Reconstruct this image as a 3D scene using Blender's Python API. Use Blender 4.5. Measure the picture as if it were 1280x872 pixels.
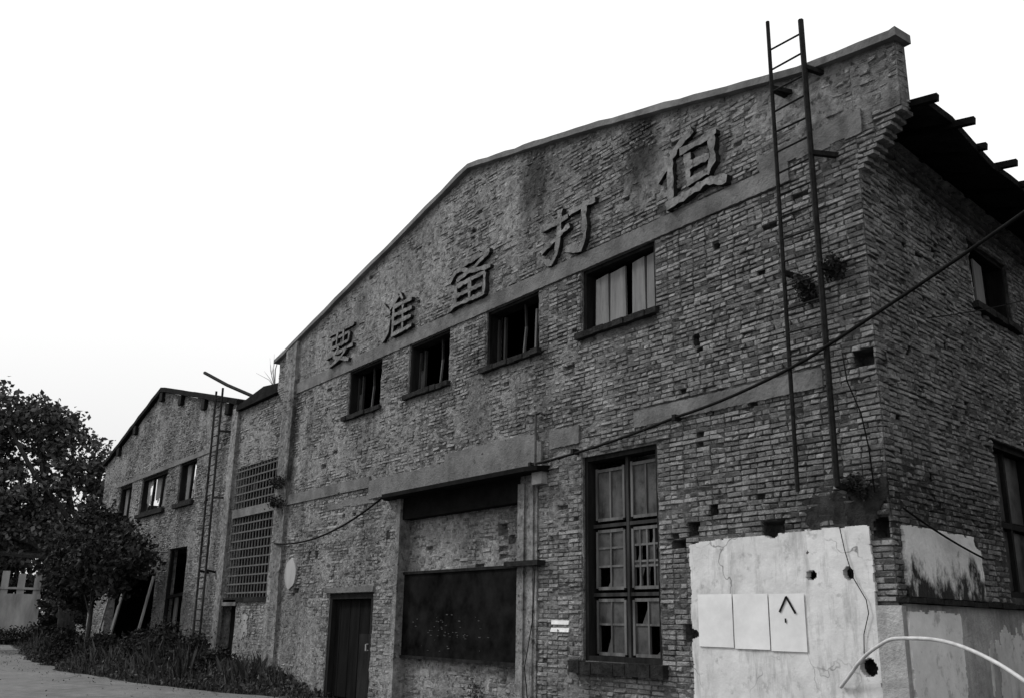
import bpy, bmesh, math, random
import numpy as np
from mathutils import Vector, Matrix

for o in list(bpy.data.objects):
    bpy.data.objects.remove(o, do_unlink=True)
SC = bpy.context.scene
COL = SC.collection
rnd = random.Random(7)
NR = np.random.RandomState(11)

# ------------------------------------------------------------------ camera
cd = bpy.data.cameras.new('camera')
cam = bpy.data.objects.new('camera', cd)
COL.objects.link(cam)
CAM = Vector((6.12, -9.47, 1.55))
Rv = Vector((0.58552, 0.81050, 0.01579)); Uv = Vector((0.21375, -0.17314, 0.96142)); Fv = Vector((-0.78197, 0.55956, 0.27462))
cam.matrix_world = Matrix(((Rv.x, Uv.x, -Fv.x, CAM.x), (Rv.y, Uv.y, -Fv.y, CAM.y), (Rv.z, Uv.z, -Fv.z, CAM.z), (0, 0, 0, 1)))
cd.sensor_width = 36; cd.lens = 36 * 1200 / 1280
cd.clip_start = 0.05; cd.clip_end = 5000
SC.camera = cam

# ------------------------------------------------------------------ sky, sun, exposure (a black and white overcast day)
SUN_DIR = Vector((-0.72, -0.46, 0.76)).normalized()
EL = math.asin(SUN_DIR.z); AZ = math.atan2(SUN_DIR.x, SUN_DIR.y)
W = bpy.data.worlds.new('World'); SC.world = W; W.use_nodes = True
nt = W.node_tree; nt.nodes.clear()
sky = nt.nodes.new('ShaderNodeTexSky'); sky.sky_type = 'NISHITA'; sky.sun_disc = False
sky.sun_elevation = EL; sky.sun_rotation = AZ; sky.air_density = 1.5; sky.dust_density = 6
bw = nt.nodes.new('ShaderNodeRGBToBW'); nt.links.new(sky.outputs[0], bw.inputs[0])
tc = nt.nodes.new('ShaderNodeTexCoord'); sep = nt.nodes.new('ShaderNodeSeparateXYZ'); nt.links.new(tc.outputs['Generated'], sep.inputs[0])
mr = nt.nodes.new('ShaderNodeMapRange'); nt.links.new(sep.outputs['Z'], mr.inputs[0])
mr.inputs[1].default_value = 0.0; mr.inputs[2].default_value = 0.38; mr.inputs[3].default_value = 4.6; mr.inputs[4].default_value = 7.6
cn = nt.nodes.new('ShaderNodeTexNoise'); cn.inputs['Scale'].default_value = 1.6; cn.inputs['Detail'].default_value = 3
nt.links.new(tc.outputs['Generated'], cn.inputs['Vector'])
cm = nt.nodes.new('ShaderNodeMapRange'); nt.links.new(cn.outputs[0], cm.inputs[0])
cm.inputs[1].default_value = 0.3; cm.inputs[2].default_value = 0.7; cm.inputs[3].default_value = 0.97; cm.inputs[4].default_value = 1.02
ml = nt.nodes.new('ShaderNodeMath'); ml.operation = 'MULTIPLY'; nt.links.new(mr.outputs[0], ml.inputs[0]); nt.links.new(cm.outputs[0], ml.inputs[1])
mx = nt.nodes.new('ShaderNodeMix'); mx.data_type = 'FLOAT'; mx.inputs[0].default_value = 0.93   # cloud cover over the clear sky
nt.links.new(bw.outputs[0], mx.inputs[2]); nt.links.new(ml.outputs[0], mx.inputs[3])
bg = nt.nodes.new('ShaderNodeBackground'); bg.inputs[1].default_value = 0.1; nt.links.new(mx.outputs[0], bg.inputs[0])
ow = nt.nodes.new('ShaderNodeOutputWorld'); nt.links.new(bg.outputs[0], ow.inputs[0])
sl = bpy.data.lights.new('sun', 'SUN'); sl.energy = 1.5; sl.angle = math.radians(11); sl.color = (1, 1, 1)
so = bpy.data.objects.new('sun', sl); COL.objects.link(so)
so.rotation_euler = SUN_DIR.to_track_quat('Z', 'Y').to_euler()
SC.view_settings.view_transform = 'Standard'; SC.view_settings.look = 'None'
SC.view_settings.exposure = 0.62; SC.view_settings.gamma = 1.0; SC.view_settings.use_curve_mapping = False

# ------------------------------------------------------------------ materials
def g3(v): return (v, v, v, 1)
class NB:
    def __init__(s, name, rough=0.9, spec=0.15):
        s.m = bpy.data.materials.new(name); s.m.use_nodes = True
        s.t = s.m.node_tree; s.b = s.t.nodes['Principled BSDF']
        s.b.inputs['Roughness'].default_value = rough
        s.b.inputs['Specular IOR Level'].default_value = spec
        s.pos = s.t.nodes.new('ShaderNodeNewGeometry').outputs['Position']
        s.bump = None
    def n(s, t): return s.t.nodes.new(t)
    def l(s, a, b): s.t.links.new(a, b)
    def noise(s, scale, detail=4, rough=0.55, stretch=None, lo=0.3, hi=0.7, a=0.0, b=1.0, off=0):
        mp = s.n('ShaderNodeMapping'); s.l(s.pos, mp.inputs[0])
        mp.inputs['Location'].default_value = (off, off * 0.7, off * 1.3)
        if stretch: mp.inputs['Scale'].default_value = stretch
        nz = s.n('ShaderNodeTexNoise'); nz.inputs['Scale'].default_value = scale; nz.inputs['Detail'].default_value = detail; nz.inputs['Roughness'].default_value = rough
        s.l(mp.outputs[0], nz.inputs['Vector'])
        return s.rng(nz.outputs[0], lo, hi, a, b)
    def rng(s, sock, lo, hi, a, b):
        r = s.n('ShaderNodeMapRange'); s.l(sock, r.inputs[0])
        for i, v in enumerate((lo, hi, a, b)): r.inputs[i + 1].default_value = v
        return r.outputs[0]
    def op(s, o, a, b):
        m = s.n('ShaderNodeMath'); m.operation = o
        for i, x in enumerate((a, b)):
            if isinstance(x, (int, float)): m.inputs[i].default_value = x
            else: s.l(x, m.inputs[i])
        return m.outputs[0]
    def mix(s, f, a, b):
        m = s.n('ShaderNodeMix'); m.data_type = 'FLOAT'
        for i, x in ((0, f), (2, a), (3, b)):
            if isinstance(x, (int, float)): m.inputs[i].default_value = x
            else: s.l(x, m.inputs[i])
        return m.outputs[0]
    def z(s):
        x = s.n('ShaderNodeSeparateXYZ'); s.l(s.pos, x.inputs[0]); return x.outputs
    def col(s, sock):
        if isinstance(sock, (int, float)): s.b.inputs['Base Color'].default_value = g3(sock)
        else:
            c = s.n('ShaderNodeCombineColor'); [s.l(sock, c.inputs[i]) for i in range(3)]
            s.l(c.outputs[0], s.b.inputs['Base Color'])
        return s
    def bmp(s, sock, dist=0.01, strength=0.6):
        b = s.n('ShaderNodeBump'); b.inputs['Distance'].default_value = dist; b.inputs['Strength'].default_value = strength
        s.l(sock, b.inputs['Height'])
        if s.bump is not None: s.l(s.bump, b.inputs['Normal'])
        s.bump = b.outputs[0]; s.l(s.bump, s.b.inputs['Normal']); return s

def grime(nb):
    """weathering shared by bricks, mortar and bands: patches, rain streaks, sooty foot"""
    patches = nb.noise(0.9, 5, 0.6, lo=0.32, hi=0.68, a=0.72, b=1.18)
    streak = nb.noise(1.1, 4, 0.6, stretch=(1.0, 1.0, 0.13), lo=0.50, hi=0.66, a=1.0, b=0.62, off=3.1)
    fine = nb.noise(9, 4, 0.7, lo=0.3, hi=0.7, a=0.82, b=1.15)
    g = nb.op('MULTIPLY', nb.op('MULTIPLY', patches, streak), fine)
    xyz = nb.z(); wob = nb.noise(3.5, 4, 0.6, stretch=(1, 1, .4), lo=0, hi=1, a=-.32, b=.32, off=12)
    # damp streaks under leaks in the coping and at the left valley
    for x0, w, za, zb, k in ((-16.42, .20, 4.2, 7.5, .7), (-6.45, .42, 8.1, 9.9, .72), (-3.75, .40, 7.7, 9.3, .72), (-1.0, .5, 8.1, 8.9, .5), (-13.1, .3, 7.9, 9.0, .4), (-.35, .5, 2.4, 3.2, .5), (-1.5, 1.6, 2.55, 3.15, .45), (-.1, .45, 2.55, 3.5, .5)):
        a = nb.op('ABSOLUTE', nb.op('ADD', nb.op('SUBTRACT', xyz[0], x0), wob), 0)
        m = nb.rng(a, w * .5, w * 1.3, 1, 0)
        m = nb.op('MULTIPLY', m, nb.op('MULTIPLY', nb.rng(nb.op('ADD', xyz[2], wob), za, za + .7, 0, 1), nb.rng(nb.op('ADD', xyz[2], wob), zb - .3, zb, 1, 0)))
        g = nb.op('MULTIPLY', g, nb.rng(m, 0, 1, 1, 1 - k))
    return g

def brick_mat(name, per_object, lo=0.14, hi=0.33, spread=1.0):
    nb = NB(name, 0.92, 0.12)
    if per_object: r = nb.n('ShaderNodeObjectInfo').outputs['Random']
    else: r = nb.n('ShaderNodeNewGeometry').outputs['Random Per Island']
    r2 = nb.op('POWER', r, 1.5)
    base = nb.rng(r2, 0, 1, lo, hi)
    c = nb.op('MULTIPLY', base, grime(nb))
    # dabs of old lime and mortar left on the faces
    dab = nb.noise(12, 4, 0.65, lo=0.55, hi=0.66, a=0, b=0.7, off=5)
    c = nb.mix(dab, c, 0.42)
    soot = nb.noise(7, 4, 0.65, lo=0.54, hi=0.66, a=0, b=0.5, off=15)
    c = nb.mix(soot, c, 0.05)
    pit = nb.noise(38, 2, 0.5, lo=0.60, hi=0.70, a=0, b=0.6, off=9)
    c = nb.mix(pit, c, 0.03)
    nb.col(c); nb.bmp(nb.noise(40, 5, 0.7), 0.016, 1.0)
    return nb.m
M = {}
M['brick'] = brick_mat('brick_clay', True)
M['brickwork'] = brick_mat('brickwork_clay', False)
nb = NB('mortar', 0.95, 0.05); xz = nb.z()
# lime skim over the left half and the gable, dark lime mortar elsewhere
skim = nb.op('MAXIMUM', nb.rng(nb.op('ADD', xz[0], nb.noise(1.2, 4, lo=0, hi=1, a=-1.5, b=1.5)), -6.5, -2.5, 1, 0), nb.rng(nb.op('ADD', xz[2], nb.noise(1.2, 4, lo=0, hi=1, a=-.4, b=.4, off=3)), 7.0, 7.7, 0, .9))
c = nb.mix(skim, nb.noise(6, 6, 0.7, a=0.045, b=0.13), nb.noise(7, 6, 0.75, a=0.12, b=0.44))
pits = nb.noise(9, 4, .65, lo=.56, hi=.66, a=0, b=.8, off=2); c = nb.mix(pits, c, .045)
c = nb.op('MULTIPLY', c, grime(nb)); nb.col(c); nb.bmp(nb.noise(14, 6, 0.75), 0.035, 1.0); M['mortar'] = nb.m
nb = NB('cement_band', 0.9, 0.15); c = nb.op('MULTIPLY', nb.noise(2.2, 6, 0.65, a=0.085, b=0.20), nb.noise(0.9, 4, 0.6, stretch=(1, 1, .2), lo=.5, hi=.68, a=1, b=.62, off=2)); nb.col(nb.mix(nb.noise(8, 5, .7, lo=.56, hi=.68, a=0, b=.7, off=7), c, .05)); nb.bmp(nb.noise(20, 6, 0.7), 0.012, 0.9); M['cement'] = nb.m
nb = NB('coping_cement', 0.9, 0.12); c = nb.op('MULTIPLY', nb.noise(3, 6, 0.7, a=0.09, b=0.2), nb.noise(.8, 3, a=.75, b=1.15)); nb.col(c); nb.bmp(nb.noise(25, 5, 0.7), 0.01, 0.7); M['coping'] = nb.m
nb = NB('whitewashed_plaster', 0.85, 0.2)
c = nb.noise(1.7, 6, 0.65, a=0.45, b=0.67)
c = nb.mix(nb.noise(7, 5, 0.7, lo=.58, hi=.70, a=0, b=.55, off=4), c, 0.22)
c = nb.mix(nb.noise(2.6, 6, 0.7, stretch=(1.8, 1.8, .35), lo=.52, hi=.70, a=0, b=.65, off=8), c, 0.2)
cr = nb.n('ShaderNodeTexVoronoi'); cr.feature = 'DISTANCE_TO_EDGE'; cr.inputs['Scale'].default_value = 1.5
wv = nb.n('ShaderNodeTexNoise'); wv.inputs['Scale'].default_value = 4; nb.l(nb.pos, wv.inputs['Vector'])
av = nb.n('ShaderNodeMixRGB'); av.inputs[0].default_value = 0.3; nb.l(nb.pos, av.inputs[1]); nb.l(wv.outputs['Color'], av.inputs[2]); nb.l(av.outputs[0], cr.inputs['Vector'])
crk = nb.rng(cr.outputs['Distance'], 0.0, 0.012, 1.0, 0.0)
crk = nb.op('MULTIPLY', crk, nb.noise(1.1, 3, lo=.48, hi=.6, a=0, b=.8, off=6))
c = nb.mix(crk, c, 0.06); nb.col(c); nb.bmp(nb.noise(12, 6, 0.65), 0.007, 0.5); M['white'] = nb.m
# the panel on the side wall has a sooty stain rising from its foot
nb = NB('sooty_plaster', 0.85, 0.2); c = nb.noise(1.9, 6, 0.65, a=0.55, b=0.78)
zz = nb.op('ADD', nb.z()[2], nb.noise(3.4, 6, 0.7, a=-0.34, b=0.34, stretch=(1.2, 1.2, .8)))
c = nb.mix(nb.rng(zz, 2.02, 2.32, 1, 0), c, 0.018); nb.col(c); nb.bmp(nb.noise(14, 6, 0.65), 0.01, 0.6); M['sooty'] = nb.m
nb = NB('grey_render', 0.9, 0.15); c = nb.op('MULTIPLY', nb.noise(2.1, 6, 0.7, a=0.21, b=0.42), nb.noise(1.2, 5, 0.7, stretch=(2, 2, .3), lo=.45, hi=.7, a=1.1, b=.55)); nb.col(c); nb.bmp(nb.noise(15, 6, 0.7), 0.015, 0.8); M['render'] = nb.m
nb = NB('paper', 0.7, 0.2); nb.col(nb.noise(1.9, 6, .7, a=0.56, b=0.72)); nb.bmp(nb.noise(5, 4), 0.004, 0.5); M['paper'] = nb.m
def plain(name, v, rough=0.8, spec=0.2, var=0.35, scale=6, bump=0.006, stretch=None):
    nb = NB(name, rough, spec); nb.col(nb.noise(scale, 5, 0.65, a=v * (1 - var), b=v * (1 + var), stretch=stretch)); nb.bmp(nb.noise(scale * 5, 4, 0.6, stretch=stretch), bump, 0.6); return nb.m
nb = NB('stroke_cement', 0.95, .05); c = nb.op('MULTIPLY', nb.noise(5, 6, 0.75, a=0.10, b=0.31), nb.noise(.9, 4, a=.75, b=1.15)); c = nb.mix(nb.noise(9, 4, .65, lo=.56, hi=.66, a=0, b=.8), c, .04); nb.col(c); nb.bmp(nb.noise(16, 6, .7), .02, .9); M['skim'] = nb.m
nb = NB('fresh_limewash', 0.85, .1); c = nb.noise(2.1, 6, .65, a=.6, b=.8); c = nb.mix(nb.noise(5, 5, .7, lo=.56, hi=.68, a=0, b=.6), c, .25); nb.col(c); nb.bmp(nb.noise(12, 6, .65), .007, .5); M['limewash'] = nb.m
M['ink'] = plain('black_paint', 0.012, 0.7, .05)
M['lime'] = plain('white_paint', 0.75, 0.8, var=.15)
M['darkwood'] = plain('tarred_wood', 0.014, 0.8, .04, var=.6, stretch=(1, 1, .15))
M['frame'] = plain('weathered_frame_paint', 0.10, 0.85, .06, var=.6, scale=5, stretch=(1, 1, .2))
M['board'] = plain('grey_boards', 0.15, 0.85, var=.35, scale=9, stretch=(1, 1, .12))
M['paleboard'] = plain('pale_boards', 0.42, 0.85, var=.4, scale=7, stretch=(1, 1, .15))
M['rust'] = plain('rusted_iron', 0.014, 0.8, 0.06, var=.6, scale=18)
M['rail'] = plain('weathered_iron', 0.016, 0.8, 0.06, var=.5, scale=14)
M['cable'] = plain('black_cable', 0.008, 0.8, 0.05, var=.3)
M['hose'] = plain('pale_conduit', 0.42, 0.5, 0.35, var=.25, scale=9, bump=.002)
M['sill'] = plain('sooty_sill_and_stroke_shade', 0.022, 0.95, .04, var=.6, scale=7, bump=.02)
M['roof'] = plain('dark_roofing', 0.012, 0.95, .03, var=.5, scale=4, bump=.02)
M['soffit'] = plain('black_soffit', 0.006, 0.95, 0.05, var=.6, scale=2.5)
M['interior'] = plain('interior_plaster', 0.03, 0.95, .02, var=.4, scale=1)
M['slate'] = plain('blackboard_slate', 0.007, 0.9, 0.02, var=.95, scale=2.5, bump=.002)
M['door'] = plain('door_planks', 0.007, 0.9, 0.03, var=.6, scale=6, stretch=(1, 1, .15))
M['lattice'] = plain('cement_lattice', 0.085, 0.9, var=.45, scale=6)
M['latticedark'] = plain('sooty_lattice', 0.10, 0.95, .03, var=.6, scale=8)
M['darkframe'] = plain('sooted_frame', 0.03, 0.85, .05, var=.7, scale=5, stretch=(1, 1, .2))
M['sheet'] = plain('torn_sheeting', 0.3, 0.7, var=.4, scale=2)
M['wallwhite'] = plain('limewashed_boundary', 0.30, 0.9, var=.5, scale=1.2, stretch=(1, 1, .3))
M['stone'] = plain('rubble', 0.24, 0.95, var=.4, scale=9, bump=.02)
M['chalk'] = plain('chalk_dust', 0.045, 0.9, var=.5, scale=12)
nb = NB('dusty_glass', 0.45, 0.12); nb.col(nb.mix(nb.noise(3.2, 5, .7, lo=.40, hi=.64), nb.noise(7, 5, .7, stretch=(1, 1, .25), a=.002, b=.06), 0.08)); M['glass'] = nb.m
nb = NB('concrete_road', 0.9, 0.2)
c = nb.op('MULTIPLY', nb.noise(0.35, 6, 0.65, a=0.10, b=0.17), nb.noise(3, 6, 0.7, a=0.66, b=1.2))
c = nb.mix(nb.noise(1.1, 6, 0.75, lo=.58, hi=.70, a=0, b=.6, off=4), c, 0.07)
c = nb.mix(nb.noise(30, 3, 0.6, lo=.62, hi=.7, a=0, b=.6, off=7), c, 0.05); vv = nb.n('ShaderNodeTexVoronoi'); vv.feature = 'DISTANCE_TO_EDGE'; vv.inputs['Scale'].default_value = .35
wn = nb.n('ShaderNodeTexNoise'); wn.inputs['Scale'].default_value = 1.2; wn.inputs['Detail'].default_value = 5; nb.l(nb.pos, wn.inputs['Vector'])
wm = nb.n('ShaderNodeMixRGB'); wm.inputs[0].default_value = .12; nb.l(nb.pos, wm.inputs[1]); nb.l(wn.outputs['Color'], wm.inputs[2]); nb.l(wm.outputs[0], vv.inputs['Vector'])
c = nb.mix(nb.op('MULTIPLY', nb.rng(vv.outputs['Distance'], 0, .014, 1, 0), nb.noise(.5, 3, lo=.4, hi=.6, off=11)), c, .03)
nb.col(c); nb.bmp(nb.noise(8, 6, .7), .02, .7); M['road'] = nb.m
nb = NB('dark_soil', 0.95, 0.1); c = nb.op('MULTIPLY', nb.noise(1.2, 6, 0.7, a=0.05, b=0.13), nb.noise(14, 5, 0.7, a=0.6, b=1.25)); nb.col(c); nb.bmp(nb.noise(9, 6, .75), .05, .9); M['soil'] = nb.m
def leaf_mat(name, lo, hi):
    nb = NB(name, 0.75, 0.08); r = nb.n('ShaderNodeNewGeometry').outputs['Random Per Island']
    nb.col(nb.op('MULTIPLY', nb.rng(r, 0, 1, lo, hi), nb.noise(.8, 3, a=.75, b=1.2))); return nb.m
M['leaf'] = leaf_mat('tree_leaves', 0.025, 0.14)
M['bushleaf'] = leaf_mat('shrub_leaves', 0.012, 0.045)
M['weed'] = leaf_mat('weed_leaves', 0.018, 0.085)
M['dry'] = leaf_mat('dry_stems', 0.16, 0.36)
M['bark'] = plain('bark', 0.05, 0.95, var=.5, scale=9, bump=.03, stretch=(1, 1, .3))

# ------------------------------------------------------------------ helpers
def link(name, me, mat, parent=None, kind=None, label=None, smooth=False):
    o = bpy.data.objects.new(name, me); COL.objects.link(o)
    if mat is not None and not me.materials: me.materials.append(mat)
    if parent is not None: o.parent = parent
    if kind: o['kind'] = kind
    if label: o['label'] = label
    if smooth: me.polygons.foreach_set('use_smooth', [True] * len(me.polygons))
    return o
def empty(name, loc, label, cat, group=None, rz=0):
    o = bpy.data.objects.new(name, None); COL.objects.link(o); o.location = loc; o.rotation_euler.z = rz
    o.empty_display_size = 0.2
    return tag(o, label, cat, group)
def tag(o, label, cat, group=None):
    o['label'] = label; o['category'] = cat
    if group: o['group'] = group
    return o
class MB:
    """collects boxes, bars, tubes and prisms for one mesh"""
    def __init__(s): s.v = []; s.f = []
    def add(s, vs, fs):
        k = len(s.v); s.v += [tuple(v) for v in vs]; s.f += [tuple(i + k for i in f) for f in fs]; return s
    def box(s, a, b, fr=None, ch=0.0):
        (x0, y0, z0), (x1, y1, z1) = a, b
        P = (lambda u, d, z: fr(u, z, d)) if fr else (lambda x, y, z: (x, y, z))
        vs = [P(x, y, z) for x in (x0, x1) for y in (y0, y1) for z in (z0, z1)]
        return s.add(vs, [(0, 1, 3, 2), (4, 6, 7, 5), (0, 4, 5, 1), (2, 3, 7, 6), (0, 2, 6, 4), (1, 5, 7, 3)])
    def tube(s, pts, rad, n=6, cap=True):
        pts = [Vector(p) for p in pts]; k = len(pts)
        if not hasattr(rad, '__len__'): rad = [rad] * k
        rings = []; ref = None
        for i, p in enumerate(pts):
            d = (pts[min(i + 1, k - 1)] - pts[max(i - 1, 0)]).normalized()
            if ref is None: ref = Vector((0, 0, 1)) if abs(d.z) < .9 else Vector((1, 0, 0))
            a = d.cross(ref)
            a = a.normalized() if a.length > 1e-6 else d.orthogonal().normalized()
            b = a.cross(d).normalized(); ref = b
            ref = d.cross(a) * -1 if False else b
            rings.append([p + (a * math.cos(t) + b * math.sin(t)) * rad[i] for t in [2 * math.pi * j / n for j in range(n)]])
        vs = [v for r in rings for v in r]; fs = []
        for i in range(k - 1):
            for j in range(n):
                fs.append((i * n + j, i * n + (j + 1) % n, (i + 1) * n + (j + 1) % n, (i + 1) * n + j))
        if cap: fs += [tuple(range(n))[::-1], tuple((k - 1) * n + j for j in range(n))]
        return s.add(vs, fs)
    def bar(s, p, q, w, h=None, up=(0, 0, 1)):
        p = Vector(p); q = Vector(q); d = (q - p).normalized(); h = h or w
        u = Vector(up); a = d.cross(u)
        a = a.normalized() if a.length > 1e-5 else d.orthogonal().normalized()
        b = a.cross(d)
        vs = [e + a * w / 2 * i + b * h / 2 * j for e in (p, q) for i, j in ((-1, -1), (1, -1), (1, 1), (-1, 1))]
        return s.add(vs, [(3, 2, 1, 0), (4, 5, 6, 7), (0, 1, 5, 4), (1, 2, 6, 5), (2, 3, 7, 6), (3, 0, 4, 7)])
    def prism(s, poly, d0, d1, fr):
        """polygon in (u, z) with thickness from depth d0 to d1 of a wall frame"""
        n = len(poly); vs = [fr(u, z, d0) for u, z in poly] + [fr(u, z, d1) for u, z in poly]
        return s.add(vs, [tuple(range(n))[::-1], tuple(range(n, 2 * n))] + [(i, (i + 1) % n, n + (i + 1) % n, n + i) for i in range(n)])
    def build(s, name, mat, parent=None, loc=None, kind=None, label=None, smooth=False):
        me = bpy.data.meshes.new(name)
        vs = s.v
        if loc is not None: vs = [(v[0] - loc[0], v[1] - loc[1], v[2] - loc[2]) for v in vs]
        me.from_pydata(vs, [], s.f); me.update()
        bm = bmesh.new(); bm.from_mesh(me); bmesh.ops.recalc_face_normals(bm, faces=bm.faces); bm.to_mesh(me); bm.free()
        o = link(name, me, mat, parent, kind, label, smooth)
        if loc is not None: o.location = loc if parent is None else loc
        return o
def frame(O, U, N):
    O = Vector(O); U = Vector(U).normalized(); N = Vector(N).normalized()
    def P(u, z, d=0.0): return (O.x + U.x * u + N.x * d, O.y + U.y * u + N.y * d, O.z + z)
    def A(u, z, d): return np.stack([O.x + U.x * u + N.x * d, O.y + U.y * u + N.y * d, O.z + z], -1)
    P.A = A; P.U = U; P.N = N; P.O = O
    return P
SD = Vector((-0.155, 0.988, 0)).normalized(); SN = Vector((SD.y, -SD.x, 0))
FRONT = frame((0, 0, 0), (1, 0, 0), (0, -1, 0))      # u runs along X, right end (the corner) at u = 0
SIDE = frame((0, 0, 0), SD, SN)                      # u runs away from the corner
WING = frame((0, 0.3, 0), (1, 0, 0), (0, -1, 0))     # the older wing stands 0.3 m back

_tab = np.random.RandomState(3).rand(256, 256)
def vnoise(x, y):
    xi = np.floor(x).astype(int); yi = np.floor(y).astype(int); fx = x - xi; fy = y - yi
    fx = fx * fx * (3 - 2 * fx); fy = fy * fy * (3 - 2 * fy)
    t = lambda i, j: _tab[i & 255, j & 255]
    return (t(xi, yi) * (1 - fx) + t(xi + 1, yi) * fx) * (1 - fy) + (t(xi, yi + 1) * (1 - fx) + t(xi + 1, yi + 1) * fx) * fy
def fbm(x, y, oct=4):
    r = 0; a = .5
    for k in range(oct): r = r + a * vnoise(x * 2 ** k + 17 * k, y * 2 ** k + 31 * k); a *= .5
    return r / (1 - .5 ** oct)

def lines(a, b, step, extra):
    L = list(np.linspace(a, b, max(2, int(round((b - a) / step)) + 1)))
    for e in extra:
        if a < e < b:
            L = [t for t in L if abs(t - e) > step * .45 or t in (a, b)] + [e]
    return np.array(sorted(L))
def sheet(name, mat, fr, us, zs, mask, depth, back, parent=None, top=None, kind=None, label=None, jitter=0.0, seal=False, open_u=None):
    """grid of small cells on a wall frame, holes where mask is False, free edges closed back to depth `back`"""
    uc = (us[:-1] + us[1:]) / 2; zc = (zs[:-1] + zs[1:]) / 2
    Uc, Zc = np.meshgrid(uc, zc, indexing='ij'); keep = mask(Uc, Zc)
    Ug, Zg = np.meshgrid(us, zs, indexing='ij'); Zt = Zg.copy()
    if top is not None:
        T = top(Ug); Zt = np.minimum(Zg, T)
        keep &= (Zg[:-1, :-1] < T[:-1, :-1] - 1e-4) | (Zg[1:, :-1] < T[1:, :-1] - 1e-4)
    D = depth(Ug, Zt)
    if jitter: Ug = Ug + (NR.rand(*Ug.shape) - .5) * jitter; Zt = Zt + (NR.rand(*Zt.shape) - .5) * jitter
    nu, nz = Ug.shape
    idx = np.arange(nu * nz).reshape(nu, nz)
    V = fr.A(Ug, Zt, D).reshape(-1, 3)
    a, b, c, d = idx[:-1, :-1][keep], idx[1:, :-1][keep], idx[1:, 1:][keep], idx[:-1, 1:][keep]
    F = np.stack([a, b, c, d], 1)
    Kp = np.pad(keep, 1); core = Kp[1:-1, 1:-1]
    E = []
    for sh, p, q in (((slice(0, -2), slice(1, -1)), idx[:-1, 1:], idx[:-1, :-1]), ((slice(2, None), slice(1, -1)), idx[1:, :-1], idx[1:, 1:]),
                     ((slice(1, -1), slice(0, -2)), idx[:-1, :-1], idx[1:, :-1]), ((slice(1, -1), slice(2, None)), idx[1:, 1:], idx[:-1, 1:])):
        m = core & ~Kp[sh]; E.append(np.stack([p[m], q[m]], 1))
    E = np.concatenate(E)
    if open_u is not None:
        fu = np.meshgrid(us, zs, indexing='ij')[0].reshape(-1); E = E[~((np.abs(fu[E[:, 0]] - open_u) < 1e-6) & (np.abs(fu[E[:, 1]] - open_u) < 1e-6))]
    n0 = len(V)
    B = fr.A(Ug, Zt, np.full(Ug.shape, back)).reshape(-1, 3)
    V = np.concatenate([V, B]); SF = np.stack([E[:, 1], E[:, 0], E[:, 0] + n0, E[:, 1] + n0], 1)
    F = np.concatenate([F, SF] + ([F[:, ::-1][:, :] * 0 + np.stack([d, c, b, a], 1) + n0] if seal else []))
    used = np.unique(F); remap = np.zeros(len(V), int); remap[used] = np.arange(len(used))
    me = bpy.data.meshes.new(name); me.from_pydata(V[used].tolist(), [], remap[F].tolist()); me.update()
    return link(name, me, mat, parent, kind, label)

# ------------------------------------------------------------------ ground and road
def ground_sheet():
    xs = np.concatenate([[-2500, -600, -200, -120], np.arange(-80, 30, 1.0), [60, 200, 600, 2500]])
    ys = np.concatenate([[-2500, -600, -100, -40], np.arange(-20, 30, 1.0), [60, 150, 600, 2500]])
    X, Y = np.meshgrid(xs, ys, indexing='ij'); Z = -0.03 + 0.0 * X
    idx = np.arange(X.size).reshape(X.shape)
    F = np.stack([idx[:-1, :-1], idx[1:, :-1], idx[1:, 1:], idx[:-1, 1:]], -1).reshape(-1, 4)
    me = bpy.data.meshes.new('ground'); me.from_pydata(np.stack([X, Y, Z], -1).reshape(-1, 3).tolist(), [], F.tolist())
    link('ground', me, M['soil'], kind='structure')
ground_sheet()
def road_edge(x):
    k = [(-75, 2.8), (-58, 1.0), (-42, -1.2), (-33, -2.4), (-25, -2.7), (-20, -2.4), (-16, -1.7), (-13, -0.8), (-11, -.35), (4, -.3), (30, -.3)]
    y = float(np.interp(x, [a for a, b in k], [b for a, b in k]))
    return y + (fbm(np.array([x * .9]), np.array([3.3]))[0] - .5) * .7
xs = np.arange(-75, 30, .3); vs = []; fs = []
for i, x in enumerate(xs):
    e = road_edge(x); vs += [(x, -16 - x * .02, 0.0), (x, e, 0.0), (x, e + .03, -.05)]
    if i: k = 3 * i; fs += [(k - 3, k, k + 1, k - 2), (k - 2, k + 1, k + 2, k - 1)]
MB().add(vs, fs).build('road', M['road'], kind='structure')

# ------------------------------------------------------------------ brick walls
RZ = 0.0655                                   # one course
def bricks_on(u0, u1, z0, z1, top, blocks, skip=0.018, rg=None, hdr=True):
    """stretcher and header courses between openings: list of (u centre, z centre, length, height) and the gaps of fallen bricks"""
    out = []; gaps = []; n = int((z1 - z0) / RZ)
    for k in range(n):
        za = z0 + k * RZ; zc = za + RZ / 2
        iv = [(u0, u1)]
        for a, b, c, d in blocks:
            if c < zc + RZ * .3 and d > zc - RZ * .3:
                nv = []
                for p, q in iv:
                    if b <= p or a >= q: nv.append((p, q)); continue
                    if a - p > .04: nv.append((p, a))
                    if q - b > .04: nv.append((b, q))
                iv = nv
        L = 0.125 if (hdr and k % 2) else 0.25
        for p, q in iv:
            u = p + (0 if (k % 2 == 0) else 0)
            first = True
            while q - u > .03:
                ln = L * (.5 if (first and k % 4 == 2 and not hdr) else 1) + rg.uniform(-.006, .006); first = False
                if q - u - ln < .06: ln = q - u
                if top is None or za + RZ * .9 < min(top(u), top(u + ln)):
                    if rg.random() < skip: gaps.append((u, u + ln, za, za + RZ))
                    else: out.append((u + ln / 2, zc, ln - .011, RZ - .011))
                u += ln
    return out, gaps
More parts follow.
